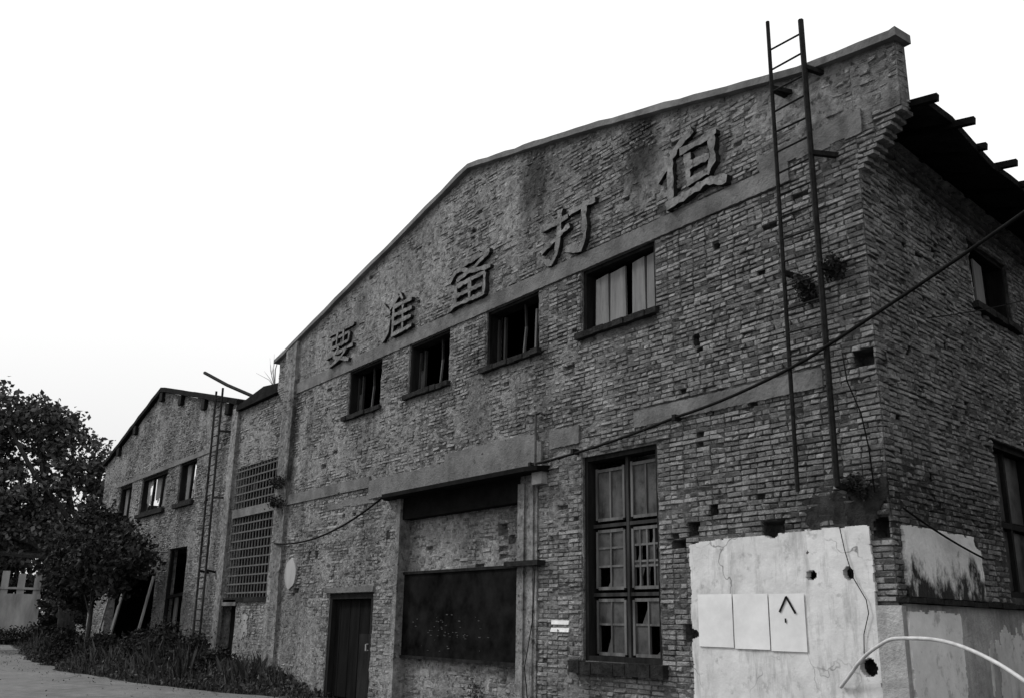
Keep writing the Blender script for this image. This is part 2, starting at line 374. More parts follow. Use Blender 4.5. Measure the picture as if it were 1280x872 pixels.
BK = [(-1, -1), (1, -1), (1, 1), (-1, 1)]
def brick_mesh_arrays(B, D, fr, rg, depth_back=-.03):
    """B: array n x 4 (u, z, len, height); D: proud depth; chamfered, knocked-about faces"""
    n = len(B); u, z, l, h = B.T
    V = np.zeros((n, 12, 3))
    tilt = rg.normal(0, .006, (n, 2))
    for j, (a, b) in enumerate(BK):
        jit = rg.normal(0, .0034, (n, 3))
        ch = .005 + np.abs(rg.normal(0, .004, n))
        dd = D + tilt[:, 0] * a + tilt[:, 1] * b
        V[:, j] = fr.A(u + a * l / 2 + jit[:, 0], z + b * h / 2 + jit[:, 1], np.full(n, depth_back))
        V[:, 4 + j] = fr.A(u + a * l / 2 + jit[:, 0], z + b * h / 2 + jit[:, 1], dd - ch)
        V[:, 8 + j] = fr.A(u + a * (l / 2 - ch) + jit[:, 0], z + b * (h / 2 - ch * .8) + jit[:, 1], dd + jit[:, 2] * .6)
    q = [(8, 9, 10, 11)] + [(j, (j + 1) % 4, 4 + (j + 1) % 4, 4 + j) for j in range(4)] + [(4 + j, 4 + (j + 1) % 4, 8 + (j + 1) % 4, 8 + j) for j in range(4)]
    F = (np.arange(n)[:, None, None] * 12 + np.array(q)[None]).reshape(-1, 4)
    return V.reshape(-1, 3), F
def brick_stuff(name, B, D, fr, parent, rg, mat=None):
    V, F = brick_mesh_arrays(np.array(B), np.array(D), fr, rg)
    me = bpy.data.meshes.new(name); me.from_pydata(V.tolist(), [], F.tolist()); me.update()
    return link(name, me, mat or M['brickwork'], parent, kind='stuff')
# six knocked-about bricks shared by the single ones (unit length and height, metres in depth; faces -Y)
UNIT = frame((0, 0, 0), (1, 0, 0), (0, -1, 0))
def unit_brick(seed, L):
    rg = np.random.RandomState(seed)
    V, F = brick_mesh_arrays(np.array([[0, 0, L, .0545]]), np.array([0.0]), UNIT, rg, -.05)
    F = F.tolist() + [[3, 2, 1, 0]]
    me = bpy.data.meshes.new('brick'); me.from_pydata(V.tolist(), [], F); me.update(); me.materials.append(M['brick']); return me
BV = {.239: [unit_brick(40 + i, .239) for i in range(5)], .114: [unit_brick(60 + i, .114) for i in range(5)]}
def single_brick(b, d, fr, parent):
    u, z, l, h = b; L = .239 if l > .17 else .114
    o = bpy.data.objects.new('brick', rnd.choice(BV[L])); COL.objects.link(o); o.parent = parent
    o.location = fr(u, z, d); o.rotation_euler = (rnd.gauss(0, .02), rnd.gauss(0, .012), math.atan2(fr.U.y, fr.U.x) + rnd.gauss(0, .02))
    o.scale = (l / L, 1, h / .0545); return o

# ------------------------------------------------------------------ the brick factory
FAC = empty('brick_factory', (0, 0, 0), 'large grey brick factory with five raised characters on its gable and whitewashed corner panels', 'factory')
XL = -17.2
_cop = [(-17.95, 8.20), (-8.6, 10.25), (-5.8, 9.68), (-4.5, 9.39), (-2.9, 9.01), (-1.5, 8.66), (-.73, 8.48), (0, 8.37), (.62, 8.30)]
def gable(u): return np.interp(u, [a for a, b in _cop], [b for a, b in _cop])
def side_top(u): return u * 0 + 7.62
UPPER = [(-13.56, -11.97), (-10.79, -9.20), (-7.95, -6.34), (-5.20, -3.52)]
OPEN_F = [(a, b, 6.02, 7.09) for a, b in UPPER] + [(-5.20, -3.58, 1.05, 4.03), (-13.84, -11.80, 0, 2.12), (-10.96, -6.80, 0, 3.93)]
OPEN_S = [(3.33, 4.87, 6.0, 6.98), (3.37, 4.95, 1.98, 4.06)]
# putlog holes and knocked-out pockets: (u, z, half width, half height)
POCK_F = [(-3.20, 2.60, .13, .05), (-2.92, 2.80, .10, .08), (-2.55, 3.02, .07, .07), (-11.30, 3.22, .07, .08), (-15.05, 2.98, .06, .10), (-14.65, 3.0, .08, .08),
          (-15.65, 2.2, .14, .05), (-.14, 4.55, .16, .085), (-2.95, 4.42, .06, .05), (-.12, 2.62, .11, .09), (-2.3, 6.6, .06, .03), (-2.75, 5.35, .06, .06), (-2.7, 5.2, .06, .03), (-1.65, 7.15, .06, .04),
          (-1.6, 2.66, .17, .14), (-1.07, 2.14, .12, .10), (-.57, 2.15, .12, .12), (-.40, 1.16, .17, .16), (-2.97, 1.46, .17, .1)]
POCK_S = [(2.1, 5.1, .06, .05), (1.2, 3.3, .06, .04), (2.6, 4.4, .07, .05), (1.1, 6.2, .06, .04), (2.05, 6.35, .06, .03), (1.55, 5.6, .05, .03), (.9, 4.75, .06, .03), (.45, 3.9, .06, .03), (2.75, 5.4, .06, .03)]
rg = np.random.RandomState(5); prg = random.Random(21)
blk = [(a - .02, b + .02, c - .14 if c > .5 else c, d) for a, b, c, d in OPEN_F] + [(u - a, u + a, z - b, z + b) for u, z, a, b in POCK_F]
blk_belts = [(-16.4, -1.05, 7.09, 7.36), (-17.2, -12.0, 4.28, 4.50), (-12.0, -6.3, 4.05, 4.38), (-5.96, -5.26, 4.28, 4.54), (-4.0, -.75, 4.33, 4.54), (-2.96, -.27, 0, 2.62), (-6.8, -6.29, 0, 3.95), (-.25, .02, 0, 1.8)]
BF, GF = bricks_on(XL + .02, 0.0, 0.0, 10.4, gable, blk + blk_belts, .004, prg)
blk_s = [(a - .02, b + .02, c - .1, d) for a, b, c, d in OPEN_S] + [(u - a, u + a, z - b, z + b) for u, z, a, b in POCK_S] + [(.2, 2.42, 1.85, 2.62), (-.1, 30, 0, 1.86)]
BS, GS = bricks_on(0.0, 7.2, 0.0, 7.6, None, blk_s, .006, prg)
SKIMS = [(-1.0, .2, 7.1, 8.1, .03), (-1.7, .2, 7.9, 8.7, .025), (-4.4, -2.9, 7.7, 8.8, .02), (-8, -5.6, 8.3, 9.6, .012), (-13, -9.5, 8.0, 9.3, .012), (-16, -12.5, 4.6, 5.9, .014), (-9.5, -5.5, 4.6, 5.9, .012), (-16.4, -14.0, .1, 2.2, .016), (-6.0, -4.5, .2, 1.0, .01), (-1.4, -.3, 2.65, 3.1, .03)]
def smear_front(u, z):
    s = np.clip((-u - 3.5) / 9, 0, 1) * .011 + np.clip((z - 7.2) / .6, 0, 1) * .009
    s = s + np.clip((2.3 - z) / 2, 0, 1) * .004
    return s
def mortar_front(u, z):
    d = -.016 + (fbm(u * 1.6, z * 1.6) - .42) * .045 + (fbm(u * 6 + 40, z * 8, 3) - .5) * .036 + smear_front(u, z)
    for a, b, c, e, h in SKIMS:
        r = np.sqrt(((u - (a + b) / 2) / (b - a) * 2) ** 2 + ((z - (c + e) / 2) / (e - c) * 2) ** 2) + (fbm(u * 2.3 + 9, z * 2.3) - .5) * 1.1
        d = d + h * np.clip((1.05 - r) / .35, 0, 1)
    d = np.where(d > .016, .016 + (d - .016) * .3, d) * np.clip(-u / .05, 0, 1)
    return d
def carve(d, u, z, gaps, pockets):
    for a, b, c, e in gaps:
        i0, i1 = np.searchsorted(u[:, 0], (a - .005, b + .005)); j0, j1 = np.searchsorted(z[0], (c - .005, e + .005))
        d[i0:i1, j0:j1] = -.075
    for uu, zz, a, b in pockets:
        i0, i1 = np.searchsorted(u[:, 0], (uu - a, uu + a)); j0, j1 = np.searchsorted(z[0], (zz - b, zz + b))
        d[i0:i1, j0:j1] = -.2
    return d
def outside(openings):
    def m(U, Z):
        k = np.ones(U.shape, bool)
        for a, b, c, d in openings: k &= ~((U > a) & (U < b) & (Z > c) & (Z < d))
        return k
    return m
us = lines(XL, 0.0, .033, [t for o in OPEN_F for t in o[:2]]); zs = lines(0, 10.45, .033, [t for o in OPEN_F for t in o[2:]])
def dep_f(u, z):
    d = mortar_front(u, z)
    zz = np.linspace(zs[0], zs[-1], u.shape[1])
    i = carve(d, u, np.broadcast_to(zs, u.shape), GF, POCK_F); return i
sheet('wall', M['mortar'], FRONT, us, zs, outside(OPEN_F), dep_f, -.37, FAC, top=gable, open_u=0.0)
us2 = lines(0.0, 7.3, .033, [t for o in OPEN_S for t in o[:2]]); zs2 = lines(0, 7.70, .033, [t for o in OPEN_S for t in o[2:]])
def dep_s(u, z):
    d = -.012 + (fbm(u * 1.6 + 90, z * 1.6) - .45) * .04 + (fbm(u * 7 + 140, z * 9, 3) - .5) * .022
    d = np.minimum(d, .016) * np.clip(u / .06, 0, 1)
    return carve(d, u, np.broadcast_to(zs2, u.shape), GS, POCK_S)
sheet('wall', M['mortar'], SIDE, us2, zs2, outside(OPEN_S), dep_s, -.37, FAC, open_u=0.0)
# inner faces and the walls out of sight, so that the hall is closed and dark
def inner(fr, openings, u0, u1, ztop, d=-.37):
    U = sorted({u0, u1, *[t for o in openings for t in o[:2]]}); Z = sorted({0.0, ztop, *[t for o in openings for t in o[2:]]})
    mb = MB()
    for i in range(len(U) - 1):
        for j in range(len(Z) - 1):
            cu, cz = (U[i] + U[i + 1]) / 2, (Z[j] + Z[j + 1]) / 2
            if any(a < cu < b and c < cz < e for a, b, c, e in openings): continue
            mb.add([fr(U[i], Z[j], d), fr(U[i + 1], Z[j], d), fr(U[i + 1], Z[j + 1], d), fr(U[i], Z[j + 1], d)], [(0, 1, 2, 3)])
    return mb
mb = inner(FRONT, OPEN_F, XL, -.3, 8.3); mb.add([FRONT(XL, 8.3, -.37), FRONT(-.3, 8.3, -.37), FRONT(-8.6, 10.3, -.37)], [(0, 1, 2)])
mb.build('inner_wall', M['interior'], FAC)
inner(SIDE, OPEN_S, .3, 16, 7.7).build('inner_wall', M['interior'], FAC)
far = SD * 16
MB().box((7.3, -.37, 0), (16, 0, 7.62), SIDE).build('wall', M['mortar'], FAC)
mb = MB(); p = [(XL + far.x, 0), (far.x, 0), (far.x, 7.6), (-8.6 + far.x, 10.0), (XL + far.x, 7.6)]
mb.add([(x, far.y, z) for x, z in p] + [(x, far.y + .37, z) for x, z in p], [(0, 1, 2, 3, 4), (9, 8, 7, 6, 5)] + [(i, (i + 1) % 5, 5 + (i + 1) % 5, 5 + i) for i in range(5)])
mb.build('wall', M['mortar'], FAC)
MB().add([(XL, .001, 0), (XL, .001, 8.2), (XL + far.x, far.y, 8.2), (XL + far.x, far.y, 0), (XL + .37, .001, 0), (XL + .37, .001, 8.2), (XL + far.x + .37, far.y, 8.2), (XL + far.x + .37, far.y, 0)],
         [(0, 1, 2, 3), (4, 7, 6, 5), (0, 4, 5, 1), (1, 5, 6, 2), (2, 6, 7, 3), (3, 7, 4, 0)]).build('wall', M['mortar'], FAC)
# bricks: the ones that show largest are single objects, the others one mesh
def show(b, fr):
    p = Vector(fr(b[0], b[1], 0)); v = p - CAM; d = v.length
    if v.dot(Fv) <= 0: return 0
    x = v.dot(Rv) / v.dot(Fv) * 1200; y = v.dot(Uv) / v.dot(Fv) * 1200
    if abs(x) > 632 or abs(y) > 428: return 0
    return b[2] * b[3] * abs(v.dot(fr.N)) / d ** 3
allb = [(show(b, FRONT), 0, i) for i, b in enumerate(BF)] + [(show(b, SIDE), 1, i) for i, b in enumerate(BS)]
allb.sort(reverse=True)
CHOSEN = {(w, i) for s, w, i in allb[:262]}
def prouds(B, mfun):
    n = len(B); D = .006 + rg.normal(0, .006, n); low = rg.rand(n) < .05; D[low] -= .014; hi = rg.rand(n) < .03; D[hi] += .014
    return D
for w, (B, fr) in enumerate(((BF, FRONT), (BS, SIDE))):
    D = prouds(B, None)
    for i, b in enumerate(B):
        if (w, i) in CHOSEN: single_brick(b, D[i], fr, FAC)
    r = [i for i in range(len(B)) if (w, i) not in CHOSEN]
    brick_stuff('brickwork', [B[i] for i in r], D[r], fr, FAC, rg)

# parapet end: the gable swells out beyond the corner on stepped bricks
NST = 9
for k in range(NST):
    uo = .62 * (k + 1) / NST + prg.uniform(-.008, .008) - (.022 if k % 2 else 0); z = 6.86 + k * RZ
    for j in range(2):
        b = MB().box((max(-.02, uo - .13), -.005 - .125 * (j + 1), z + .002), (uo - (.0, .02, .03)[j], .004 - .125 * j + (0 if j else prg.uniform(-.004, .006)), z + RZ - .016), FRONT)
        b.build('corbel_brick', M['brickwork'], FAC)
    if uo > .14: MB().box((-.03, -.24, z), (uo - .132, -.012, z + RZ), FRONT).build('corbel_core', M['mortar'], FAC)
    row, _ = bricks_on(-.0, uo - .135, z, z + RZ + .01, None, [], 0, prg) if uo > .2 else ([], 0)
    if row: brick_stuff('brickwork', row, prouds(row, 0), FRONT, FAC, rg)
zt = 6.86 + NST * RZ
usp = lines(0, .62, .033, []); zsp = lines(zt, 8.5, .033, [])
sheet('parapet_end', M['mortar'], FRONT, usp, zsp, lambda U, Z: U > -1, lambda u, z: (fbm(u * 1.6 + 200, z * 1.6) - .42) * .045, -.20, FAC, top=gable)
BP, _ = bricks_on(0.0, .62, zt, 8.5, gable, [], .0, prg)
brick_stuff('brickwork', BP, prouds(BP, 0), FRONT, FAC, rg)
ENDF = frame((.62, 0, 0), (0, 1, 0), (1, 0, 0))
BE, _ = bricks_on(0.0, .20, zt, 8.28, None, [], .0, prg)
brick_stuff('brickwork', BE, prouds(BE, 0) - .004, ENDF, FAC, rg)
# the same swelling at the left end, over the link roof
for k in range(NST):
    z = 6.86 + k * RZ
    for j in range(2): MB().box((XL - .62 * (k + 1) / NST, -.125 * (j + 1), z + .002), (XL + .02, .004 - .125 * j, z + RZ - .014), FRONT).build('corbel_brick', M['brickwork'], FAC)
sheet('parapet_end', M['mortar'], FRONT, lines(XL - .62, XL, .033, []), lines(zt, 8.5, .033, []), lambda U, Z: U > -99, lambda u, z: .004 + (fbm(u * 1.6 + 400, z * 1.6) - .42) * .045, -.37, FAC, top=gable)
BP, _ = bricks_on(XL - .61, XL, zt, 8.5, gable, [], .0, prg)
brick_stuff('brickwork', BP, prouds(BP, 0), FRONT, FAC, rg)
# coping along the gable
pts = [(-18.0, 8.19)] + [(u, float(gable(np.array(u)))) for u in np.concatenate([np.arange(-17.4, -8.7, .6), [-8.6], np.arange(-8.2, .5, .3), [.62]])] + [(.70, 8.30)]
mb = MB(); vs = []
for i, (u, z) in enumerate(pts):
    jz = prg.uniform(-.012, .012); jd = prg.uniform(-.012, .012)
    for d, e in ((.11 + jd, 0.0), (.11 + jd, .105 + jz), (-.22, .105 + jz), (-.22, 0.0)): vs.append(FRONT(u, z + e, d))
n = len(pts); fs = [(4 * i + j, 4 * i + (j + 1) % 4, 4 * i + 4 + (j + 1) % 4, 4 * i + 4 + j) for i in range(n - 1) for j in range(4)] + [(0, 1, 2, 3), (4 * n - 4, 4 * n - 1, 4 * n - 2, 4 * n - 3)]
mb.add(vs, fs).build('coping', M['coping'], FAC)

# roof with sagging eave, rafters poking out of it
def shift(v, t): return (v[0] + SD.x * t, v[1] + SD.y * t, v[2])
roof = None
prof = [(XL - .6, 7.75), (-8.6, 9.80), (.03, 7.66), (.84, 7.43), (.86, 7.50), (.03, 7.78), (-8.6, 9.95), (XL - .6, 7.9)]
nseg = 24; vs = []; fs = []
for i in range(nseg + 1):
    t = .30 + (15.9) * i / nseg
    sag = .05 * math.sin(i * 1.7) + .03 * math.sin(i * .9 + 1)
    for u, z in prof:
        vs.append(shift((u, 0, z + (sag if u > .5 else 0)), t))
m = len(prof)
for i in range(nseg): fs += [(m * i + j, m * i + (j + 1) % m, m * i + m + (j + 1) % m, m * i + m + j) for j in range(m)]
fs += [tuple(range(m)), tuple(range(m * nseg, m * nseg + m))[::-1]]
roof = MB().add(vs, fs).build('roof', M['roof'], FAC)
for k, s in enumerate((.12, .88, 1.66, 2.42, 3.2, 4.0, 4.8, 5.6)):
    tip = (.95, 1.05)[k % 2] + prg.uniform(-.03, .03)
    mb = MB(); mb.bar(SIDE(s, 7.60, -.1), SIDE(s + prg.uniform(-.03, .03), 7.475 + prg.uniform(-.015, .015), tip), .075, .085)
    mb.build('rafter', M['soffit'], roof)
# cornice courses under the eave
for z, d in ((7.22, .035), (7.34, .05), (7.52, .10)):
    MB().box((.05, 0, z), (7.3, d, z + .05), SIDE).build('cornice', M['mortar'], FAC)

# quoin pilaster at the left end of the front
usq = lines(XL, -16.52, .04, []); zsq = lines(0, 8.5, .04, [])
sheet('pilaster', M['mortar'], FRONT, usq, zsq, lambda U, Z: U < 9, lambda u, z: .085 + (fbm(u * 1.6, z * 1.6) - .42) * .05 + (fbm(u * 6, z * 6) - .5) * .02, -.03, FAC, top=lambda u: gable(u) - .01)
BQ, _ = bricks_on(XL + .01, -16.53, 0, 8.4, lambda u: gable(u) - .05, [], .02, prg)
brick_stuff('brickwork', BQ, prouds(BQ, 0) + .070, FRONT, FAC, rg)

# cement bands with broken edges
def band(u0, u1, z0, z1, d, rag=.35, seed=0, thr=.30):
    us = lines(u0, u1, .03, []); zs = lines(z0, z1, .03, [])
    def mask(U, Z):
        e = np.minimum(np.minimum(U - u0, u1 - U), np.minimum(Z - z0, z1 - Z)) / (z1 - z0)
        return (fbm(U * 2.2 + seed * 13, Z * 4.0 + seed, 4) + np.clip(e, 0, .25) * rag * 4) > thr
    return sheet('cement_band', M['cement'], FRONT, us, zs, mask, lambda u, z: d + (fbm(u * 3, z * 3 + seed) - .5) * .012, -.02, FAC, jitter=.012)
band(-16.5, -8.3, 7.09, 7.36, .035, 1, 1, .12); band(-8.3, -1.0, 7.09, 7.37, .035, 1, 2, .14)
band(-1.5, .1, 7.30, 7.62, .03, .5, 3, .5)
band(-17.1, -12.2, 4.28, 4.52, .04, .6, 4, .33); band(-12.2, -6.2, 4.03, 4.42, .04, .9, 5, .26); band(-9.2, -6.3, 4.40, 4.60, .03, .4, 11, .5); band(-5.98, -5.24, 4.26, 4.55, .04, .8, 6, .3); band(-4.0, -.72, 4.31, 4.55, .035, .7, 7, .35)
band(-14.2, -12.0, 3.95, 4.12, .02, .5, 8, .5)
# larger skims of plaster left near the parapet end
def patch(u0, u1, z0, z1, d, seed, thr, mat='cement', cell=.03, parent=None, name='plaster_patch', fr=None, kind=None):
    us = lines(u0, u1, cell, []); zs = lines(z0, z1, cell, []); cu, cz = (u0 + u1) / 2, (z0 + z1) / 2
    def mask(U, Z):
        r = np.sqrt(((U - cu) / (u1 - u0) * 2) ** 2 + ((Z - cz) / (z1 - z0) * 2) ** 2)
        return fbm(U * 2.5 + seed * 7, Z * 2.5 + seed, 4) - .35 * r > thr
    return sheet(name, M[mat], fr or FRONT, us, zs, mask, lambda u, z: d + (fbm(u * 4, z * 4 + seed) - .5) * .012, -.02, parent or FAC, jitter=cell * .4, kind=kind)
# lens-shaped daub left of the door
mb = MB(); mb.prism([(-15.97 + .33 * math.sin(t) * abs(math.sin(t)) ** .3, 2.61 + .36 * math.cos(t) + .02 * math.sin(5 * t)) for t in [2 * math.pi * i / 26 for i in range(26)]], -.01, .05, FRONT)
mb.build('plaster_patch', M['wallwhite'], FAC, label='pale pointed oval of plaster left of the door')

# ---- raised characters
GLY = {'the wide first character over the left window': [[(-14.66, 8.18), (-13.97, 8.17), (-13.31, 8.19)], [(-14.45, 8.02), (-14.43, 7.80)], [(-14.45, 8.02), (-13.54, 8.03)], [(-13.52, 8.02), (-13.55, 7.80)], [(-14.15, 8.17), (-14.18, 7.84)], [(-13.83, 8.17), (-13.81, 7.84)], [(-14.45, 7.81), (-13.52, 7.82)], [(-14.72, 7.63), (-13.97, 7.64), (-13.28, 7.67)], [(-14.02, 7.77), (-14.28, 7.56), (-13.80, 7.45), (-13.45, 7.35)], [(-13.60, 7.66), (-13.85, 7.50), (-14.45, 7.36)]],
 'the second character with two strokes at its left': [[(-11.9, 8.25), (-11.58, 7.97)], [(-11.87, 7.40), (-11.62, 7.56), (-11.58, 7.83)], [(-11.22, 8.29), (-11.43, 8.15), (-11.59, 8.06)], [(-11.41, 8.14), (-11.42, 7.44)], [(-11.15, 8.30), (-11.02, 8.16)], [(-11.0, 8.10), (-10.98, 7.50)], [(-11.38, 8.07), (-10.62, 8.06)], [(-11.36, 7.87), (-10.6, 7.86)], [(-11.34, 7.68), (-10.62, 7.68)], [(-11.44, 7.44), (-10.99, 7.45), (-10.58, 7.47)]],
 'the third character with a field grid below': [[(-8.11, 8.30), (-8.66, 8.2), (-8.99, 8.12), (-9.16, 7.98)], [(-8.74, 8.25), (-8.38, 8.22), (-7.77, 8.27)], [(-7.77, 8.24), (-8.27, 8.06), (-8.9, 7.95)], [(-8.77, 8.15), (-8.33, 8.0), (-7.72, 7.92)], [(-8.9, 7.85), (-8.9, 7.45)], [(-8.88, 7.83), (-8.4, 7.84), (-7.89, 7.85)], [(-7.9, 7.83), (-7.92, 7.42)], [(-8.4, 7.82), (-8.4, 7.48)], [(-8.86, 7.63), (-7.95, 7.63)], [(-9.13, 7.39), (-8.95, 7.45), (-7.88, 7.43)]],
 'the fourth character with a hooked right stroke': [[(-5.66, 8.32), (-5.7, 7.83), (-5.77, 7.55), (-5.9, 7.42), (-6.16, 7.53)], [(-6.19, 8.12), (-5.79, 8.11), (-5.45, 8.13)], [(-6.18, 7.69), (-5.86, 7.79), (-5.41, 7.95)], [(-5.41, 8.16), (-5.12, 8.17), (-4.74, 8.17)], [(-5.02, 8.13), (-5.01, 7.59), (-5.12, 7.43), (-5.5, 7.55)]],
 'the fifth and largest character beside the ladder': [[(-2.59, 8.50), (-2.91, 8.33), (-3.33, 7.92)], [(-3.05, 8.19), (-3.06, 7.53)], [(-2.7, 8.15), (-2.7, 7.72)], [(-2.84, 8.23), (-2.45, 8.24), (-2.13, 8.27)], [(-2.22, 8.24), (-2.22, 7.84), (-2.34, 7.68)], [(-2.66, 7.95), (-2.27, 7.94)], [(-2.71, 7.69), (-2.32, 7.72)], [(-3.14, 7.47), (-2.72, 7.51), (-2.34, 7.57), (-1.97, 7.47)]]}
def stroke_poly(pts, w, rg):
    """ragged ribbon round a centre line, blunt tapered ends"""
    P = [Vector((a, b)) for a, b in pts]; Q = []
    for a, b in zip(P[:-1], P[1:]):
        k = max(2, int((b - a).length / .075)); Q += [a.lerp(b, i / k) for i in range(k)]
    Q.append(P[-1]); L = []; R = []
    for i, q in enumerate(Q):
        t = (Q[min(i + 1, len(Q) - 1)] - Q[max(i - 1, 0)]).normalized(); n = Vector((-t.y, t.x))
        ww = w * (1.0 + rg.uniform(-.38, .26)) * (1.15 if i < 2 else .8 if i == len(Q) - 1 else 1)
        L.append(tuple(q + n * ww / 2)); R.append(tuple(q - n * ww / 2))
    return L + R[::-1]
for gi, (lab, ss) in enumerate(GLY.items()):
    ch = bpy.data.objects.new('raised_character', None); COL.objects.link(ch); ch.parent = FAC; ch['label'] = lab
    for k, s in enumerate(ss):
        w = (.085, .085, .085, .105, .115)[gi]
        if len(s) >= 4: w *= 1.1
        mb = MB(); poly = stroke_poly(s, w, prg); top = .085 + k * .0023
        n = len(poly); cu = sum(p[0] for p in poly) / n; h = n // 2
        # face is a strip of quads, sides drop to the wall, near-black as painted shade
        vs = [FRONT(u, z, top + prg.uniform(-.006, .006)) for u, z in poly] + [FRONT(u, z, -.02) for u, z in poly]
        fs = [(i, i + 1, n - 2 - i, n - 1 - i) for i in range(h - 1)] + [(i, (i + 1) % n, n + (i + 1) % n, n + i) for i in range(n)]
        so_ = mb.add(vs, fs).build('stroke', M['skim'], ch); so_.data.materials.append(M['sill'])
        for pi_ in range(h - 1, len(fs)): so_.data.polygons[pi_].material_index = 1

# ---- windows of the front and the side
def lath(parent, fr, a, b, w, d0, d1, mat, name):
    """a board between two (u, z) points lying in the wall plane"""
    a = Vector(a); b = Vector(b); t = (b - a).normalized(); n = Vector((-t.y, t.x)) * w / 2
    mb = MB().prism([tuple(a - n), tuple(b - n), tuple(b + n), tuple(a + n)], d0, d1, fr)
    return mb.build(name, M[mat], parent)
def window_root(lab):
    w = bpy.data.objects.new('window', None); COL.objects.link(w); w.parent = FAC; w['label'] = lab; return w
def sill(parent, fr, u0, u1, z, d, h=.10):
    mb = MB(); n = max(3, int((u1 - u0) / .22)); rgx = prg
    for i in range(n):
        a = u0 + (u1 - u0) * i / n; b = u0 + (u1 - u0) * (i + 1) / n - .008
        mb.box((a, -.12, z - h + rgx.uniform(-.008, .008)), (b, d + rgx.uniform(-.02, .012), z + rgx.uniform(-.012, .006)), fr)
    return mb.build('sill', M['sill'], parent)
def frame_of(parent, fr, u0, u1, z0, z1, d, w=.06, mat='darkwood', back=.26):
    for a, b in (((u0, z0 + w / 2), (u1, z0 + w / 2)), ((u0, z1 - w / 2), (u1, z1 - w / 2)), ((u0 + w / 2, z0 + w), (u0 + w / 2, z1 - w)), ((u1 - w / 2, z0 + w), (u1 - w / 2, z1 - w))):
        lath(parent, fr, a, b, w, d - back, d, mat, 'frame')
for k, (a, b) in enumerate(UPPER):
    w = window_root(('upper window with broken frame at the far left', 'upper window with one loose mullion', 'upper window with two loose bars', 'upper window shut with grey boards')[k])
    frame_of(w, FRONT, a, b, 6.02, 7.09, -.05)
    sill(w, FRONT, a - .08, b + .10, 6.02, .10)
    if k < 3:
        m = a + (b - a) * (.58, .66, .62)[k]
        lath(w, FRONT, (m - .05, 6.08), (m + .02, 6.6), .035, -.2, -.16, 'frame', 'mullion'); lath(w, FRONT, (m + .02, 6.59), (m - .01, 7.02), .03, -.2, -.16, 'darkframe', 'mullion')
        if k == 2: lath(w, FRONT, (m + .30, 6.08), (m + .33, 6.85), .045, -.2, -.16, 'frame', 'mullion')
        # a casement hanging open against the left reveal
        cw = bpy.data.objects.new('casement', None); COL.objects.link(cw); cw.parent = w
        for q in (a + .10, a + .30): lath(cw, FRONT, (q, 6.1), (q + .01, 7.0), .05, -.26, -.21, 'frame', 'stile') if False else lath(w, FRONT, (q, 6.1), (q + .01, 6.95), .05, -.26, -.21, 'darkframe', 'stile')
        bpy.data.objects.remove(cw)
        if k < 2: lath(w, FRONT, (a + .2, 6.08), (a + .2, 6.55), .14, -.25, -.235, 'glass', 'pane')
    else:
        us = [.13, .345, .555, .63, .81, .985]
        for i, (p, q) in enumerate(((.11, .30), (.31, .53), (.62, .795), (.805, .985))):
            u0, u1 = a + (b - a) * p, a + (b - a) * q
            mb = MB().prism([(u0, 6.07), (u1, 6.07), (u1 - .01, 6.93 + .02 * i), (u0 + .02, 6.90 + .02 * i)], -.17 - .012 * (i % 2), -.135 - .012 * (i % 2), FRONT)
            mb.build('board', M['board'], w)
# tall window: two columns of three casements
tw = window_root('tall six-casement window with dusty and broken panes')
frame_of(tw, FRONT, -5.20, -3.58, 1.05, 4.03, -.05, .07, 'darkwood')
sill(tw, FRONT, -5.38, -3.44, 1.05, .13, .17)
lath(tw, FRONT, (-4.36, 1.12), (-4.36, 3.96), .05, -.235, -.15, 'darkframe', 'mullion')
for z in (1.98, 2.98): lath(tw, FRONT, (-5.13, z), (-4.395, z), .05, -.23, -.155, 'darkframe', 'transom'); lath(tw, FRONT, (-4.325, z), (-3.65, z), .05, -.23, -.155, 'darkframe', 'transom')
def casement(u0, u1, z0, z1, cols, rows, broken, solid=()):
    c = [u0 + (u1 - u0) * i / cols for i in range(cols + 1)]; r = [z0 + (z1 - z0) * t for t in rows]
    for u in (c[0], c[-1]): lath(tw, FRONT, (u, z0), (u, z1), .045, -.215, -.165, 'frame', 'stile')
    for z in (r[0], r[-1]): lath(tw, FRONT, (c[0] + .0225, z), (c[-1] - .0225, z), .045, -.215, -.168, 'frame', 'rail')
    for u in c[1:-1]: lath(tw, FRONT, (u, z0 + .023), (u, z1 - .023), .03, -.21, -.172, 'frame', 'glazing_bar')
    for z in r[1:-1]: lath(tw, FRONT, (c[0] + .023, z), (c[-1] - .023, z), .03, -.208, -.175, 'frame', 'glazing_bar')
    for i in range(cols):
        for j in range(len(r) - 1):
            if (i, j) in broken:
                # a shard left in the rebate
                ca, cb, ra, rb = c[i] + .012, c[i + 1] - .012, r[j] + .012, r[j + 1] - .012
                q = prg.uniform(.3, .8); t = prg.uniform(.2, .6)
                MB().prism([(ca, rb), (ca, rb - (rb - ra) * q), (ca + (cb - ca) * t, rb)] if prg.random() < .5 else [(cb, ra), (cb, ra + (rb - ra) * q), (cb - (cb - ca) * t, ra)], -.196, -.19, FRONT).build('pane', M['glass'], tw)
                continue
            mt = 'board' if (i, j) in solid else 'glass'
            MB().prism([(c[i] + .012, r[j] + .012), (c[i + 1] - .012, r[j] + .012), (c[i + 1] - .012, r[j + 1] - .012), (c[i] + .012, r[j + 1] - .012)], -.196, -.19, FRONT).build('pane', M[mt], tw)
L0, L1, R0, R1 = -5.06, -4.46, -4.28, -3.70
casement(L0, L1, 3.07, 3.85, 2, (0, .95), {}); casement(R0, R1, 3.07, 3.88, 2, (0, .95), {})
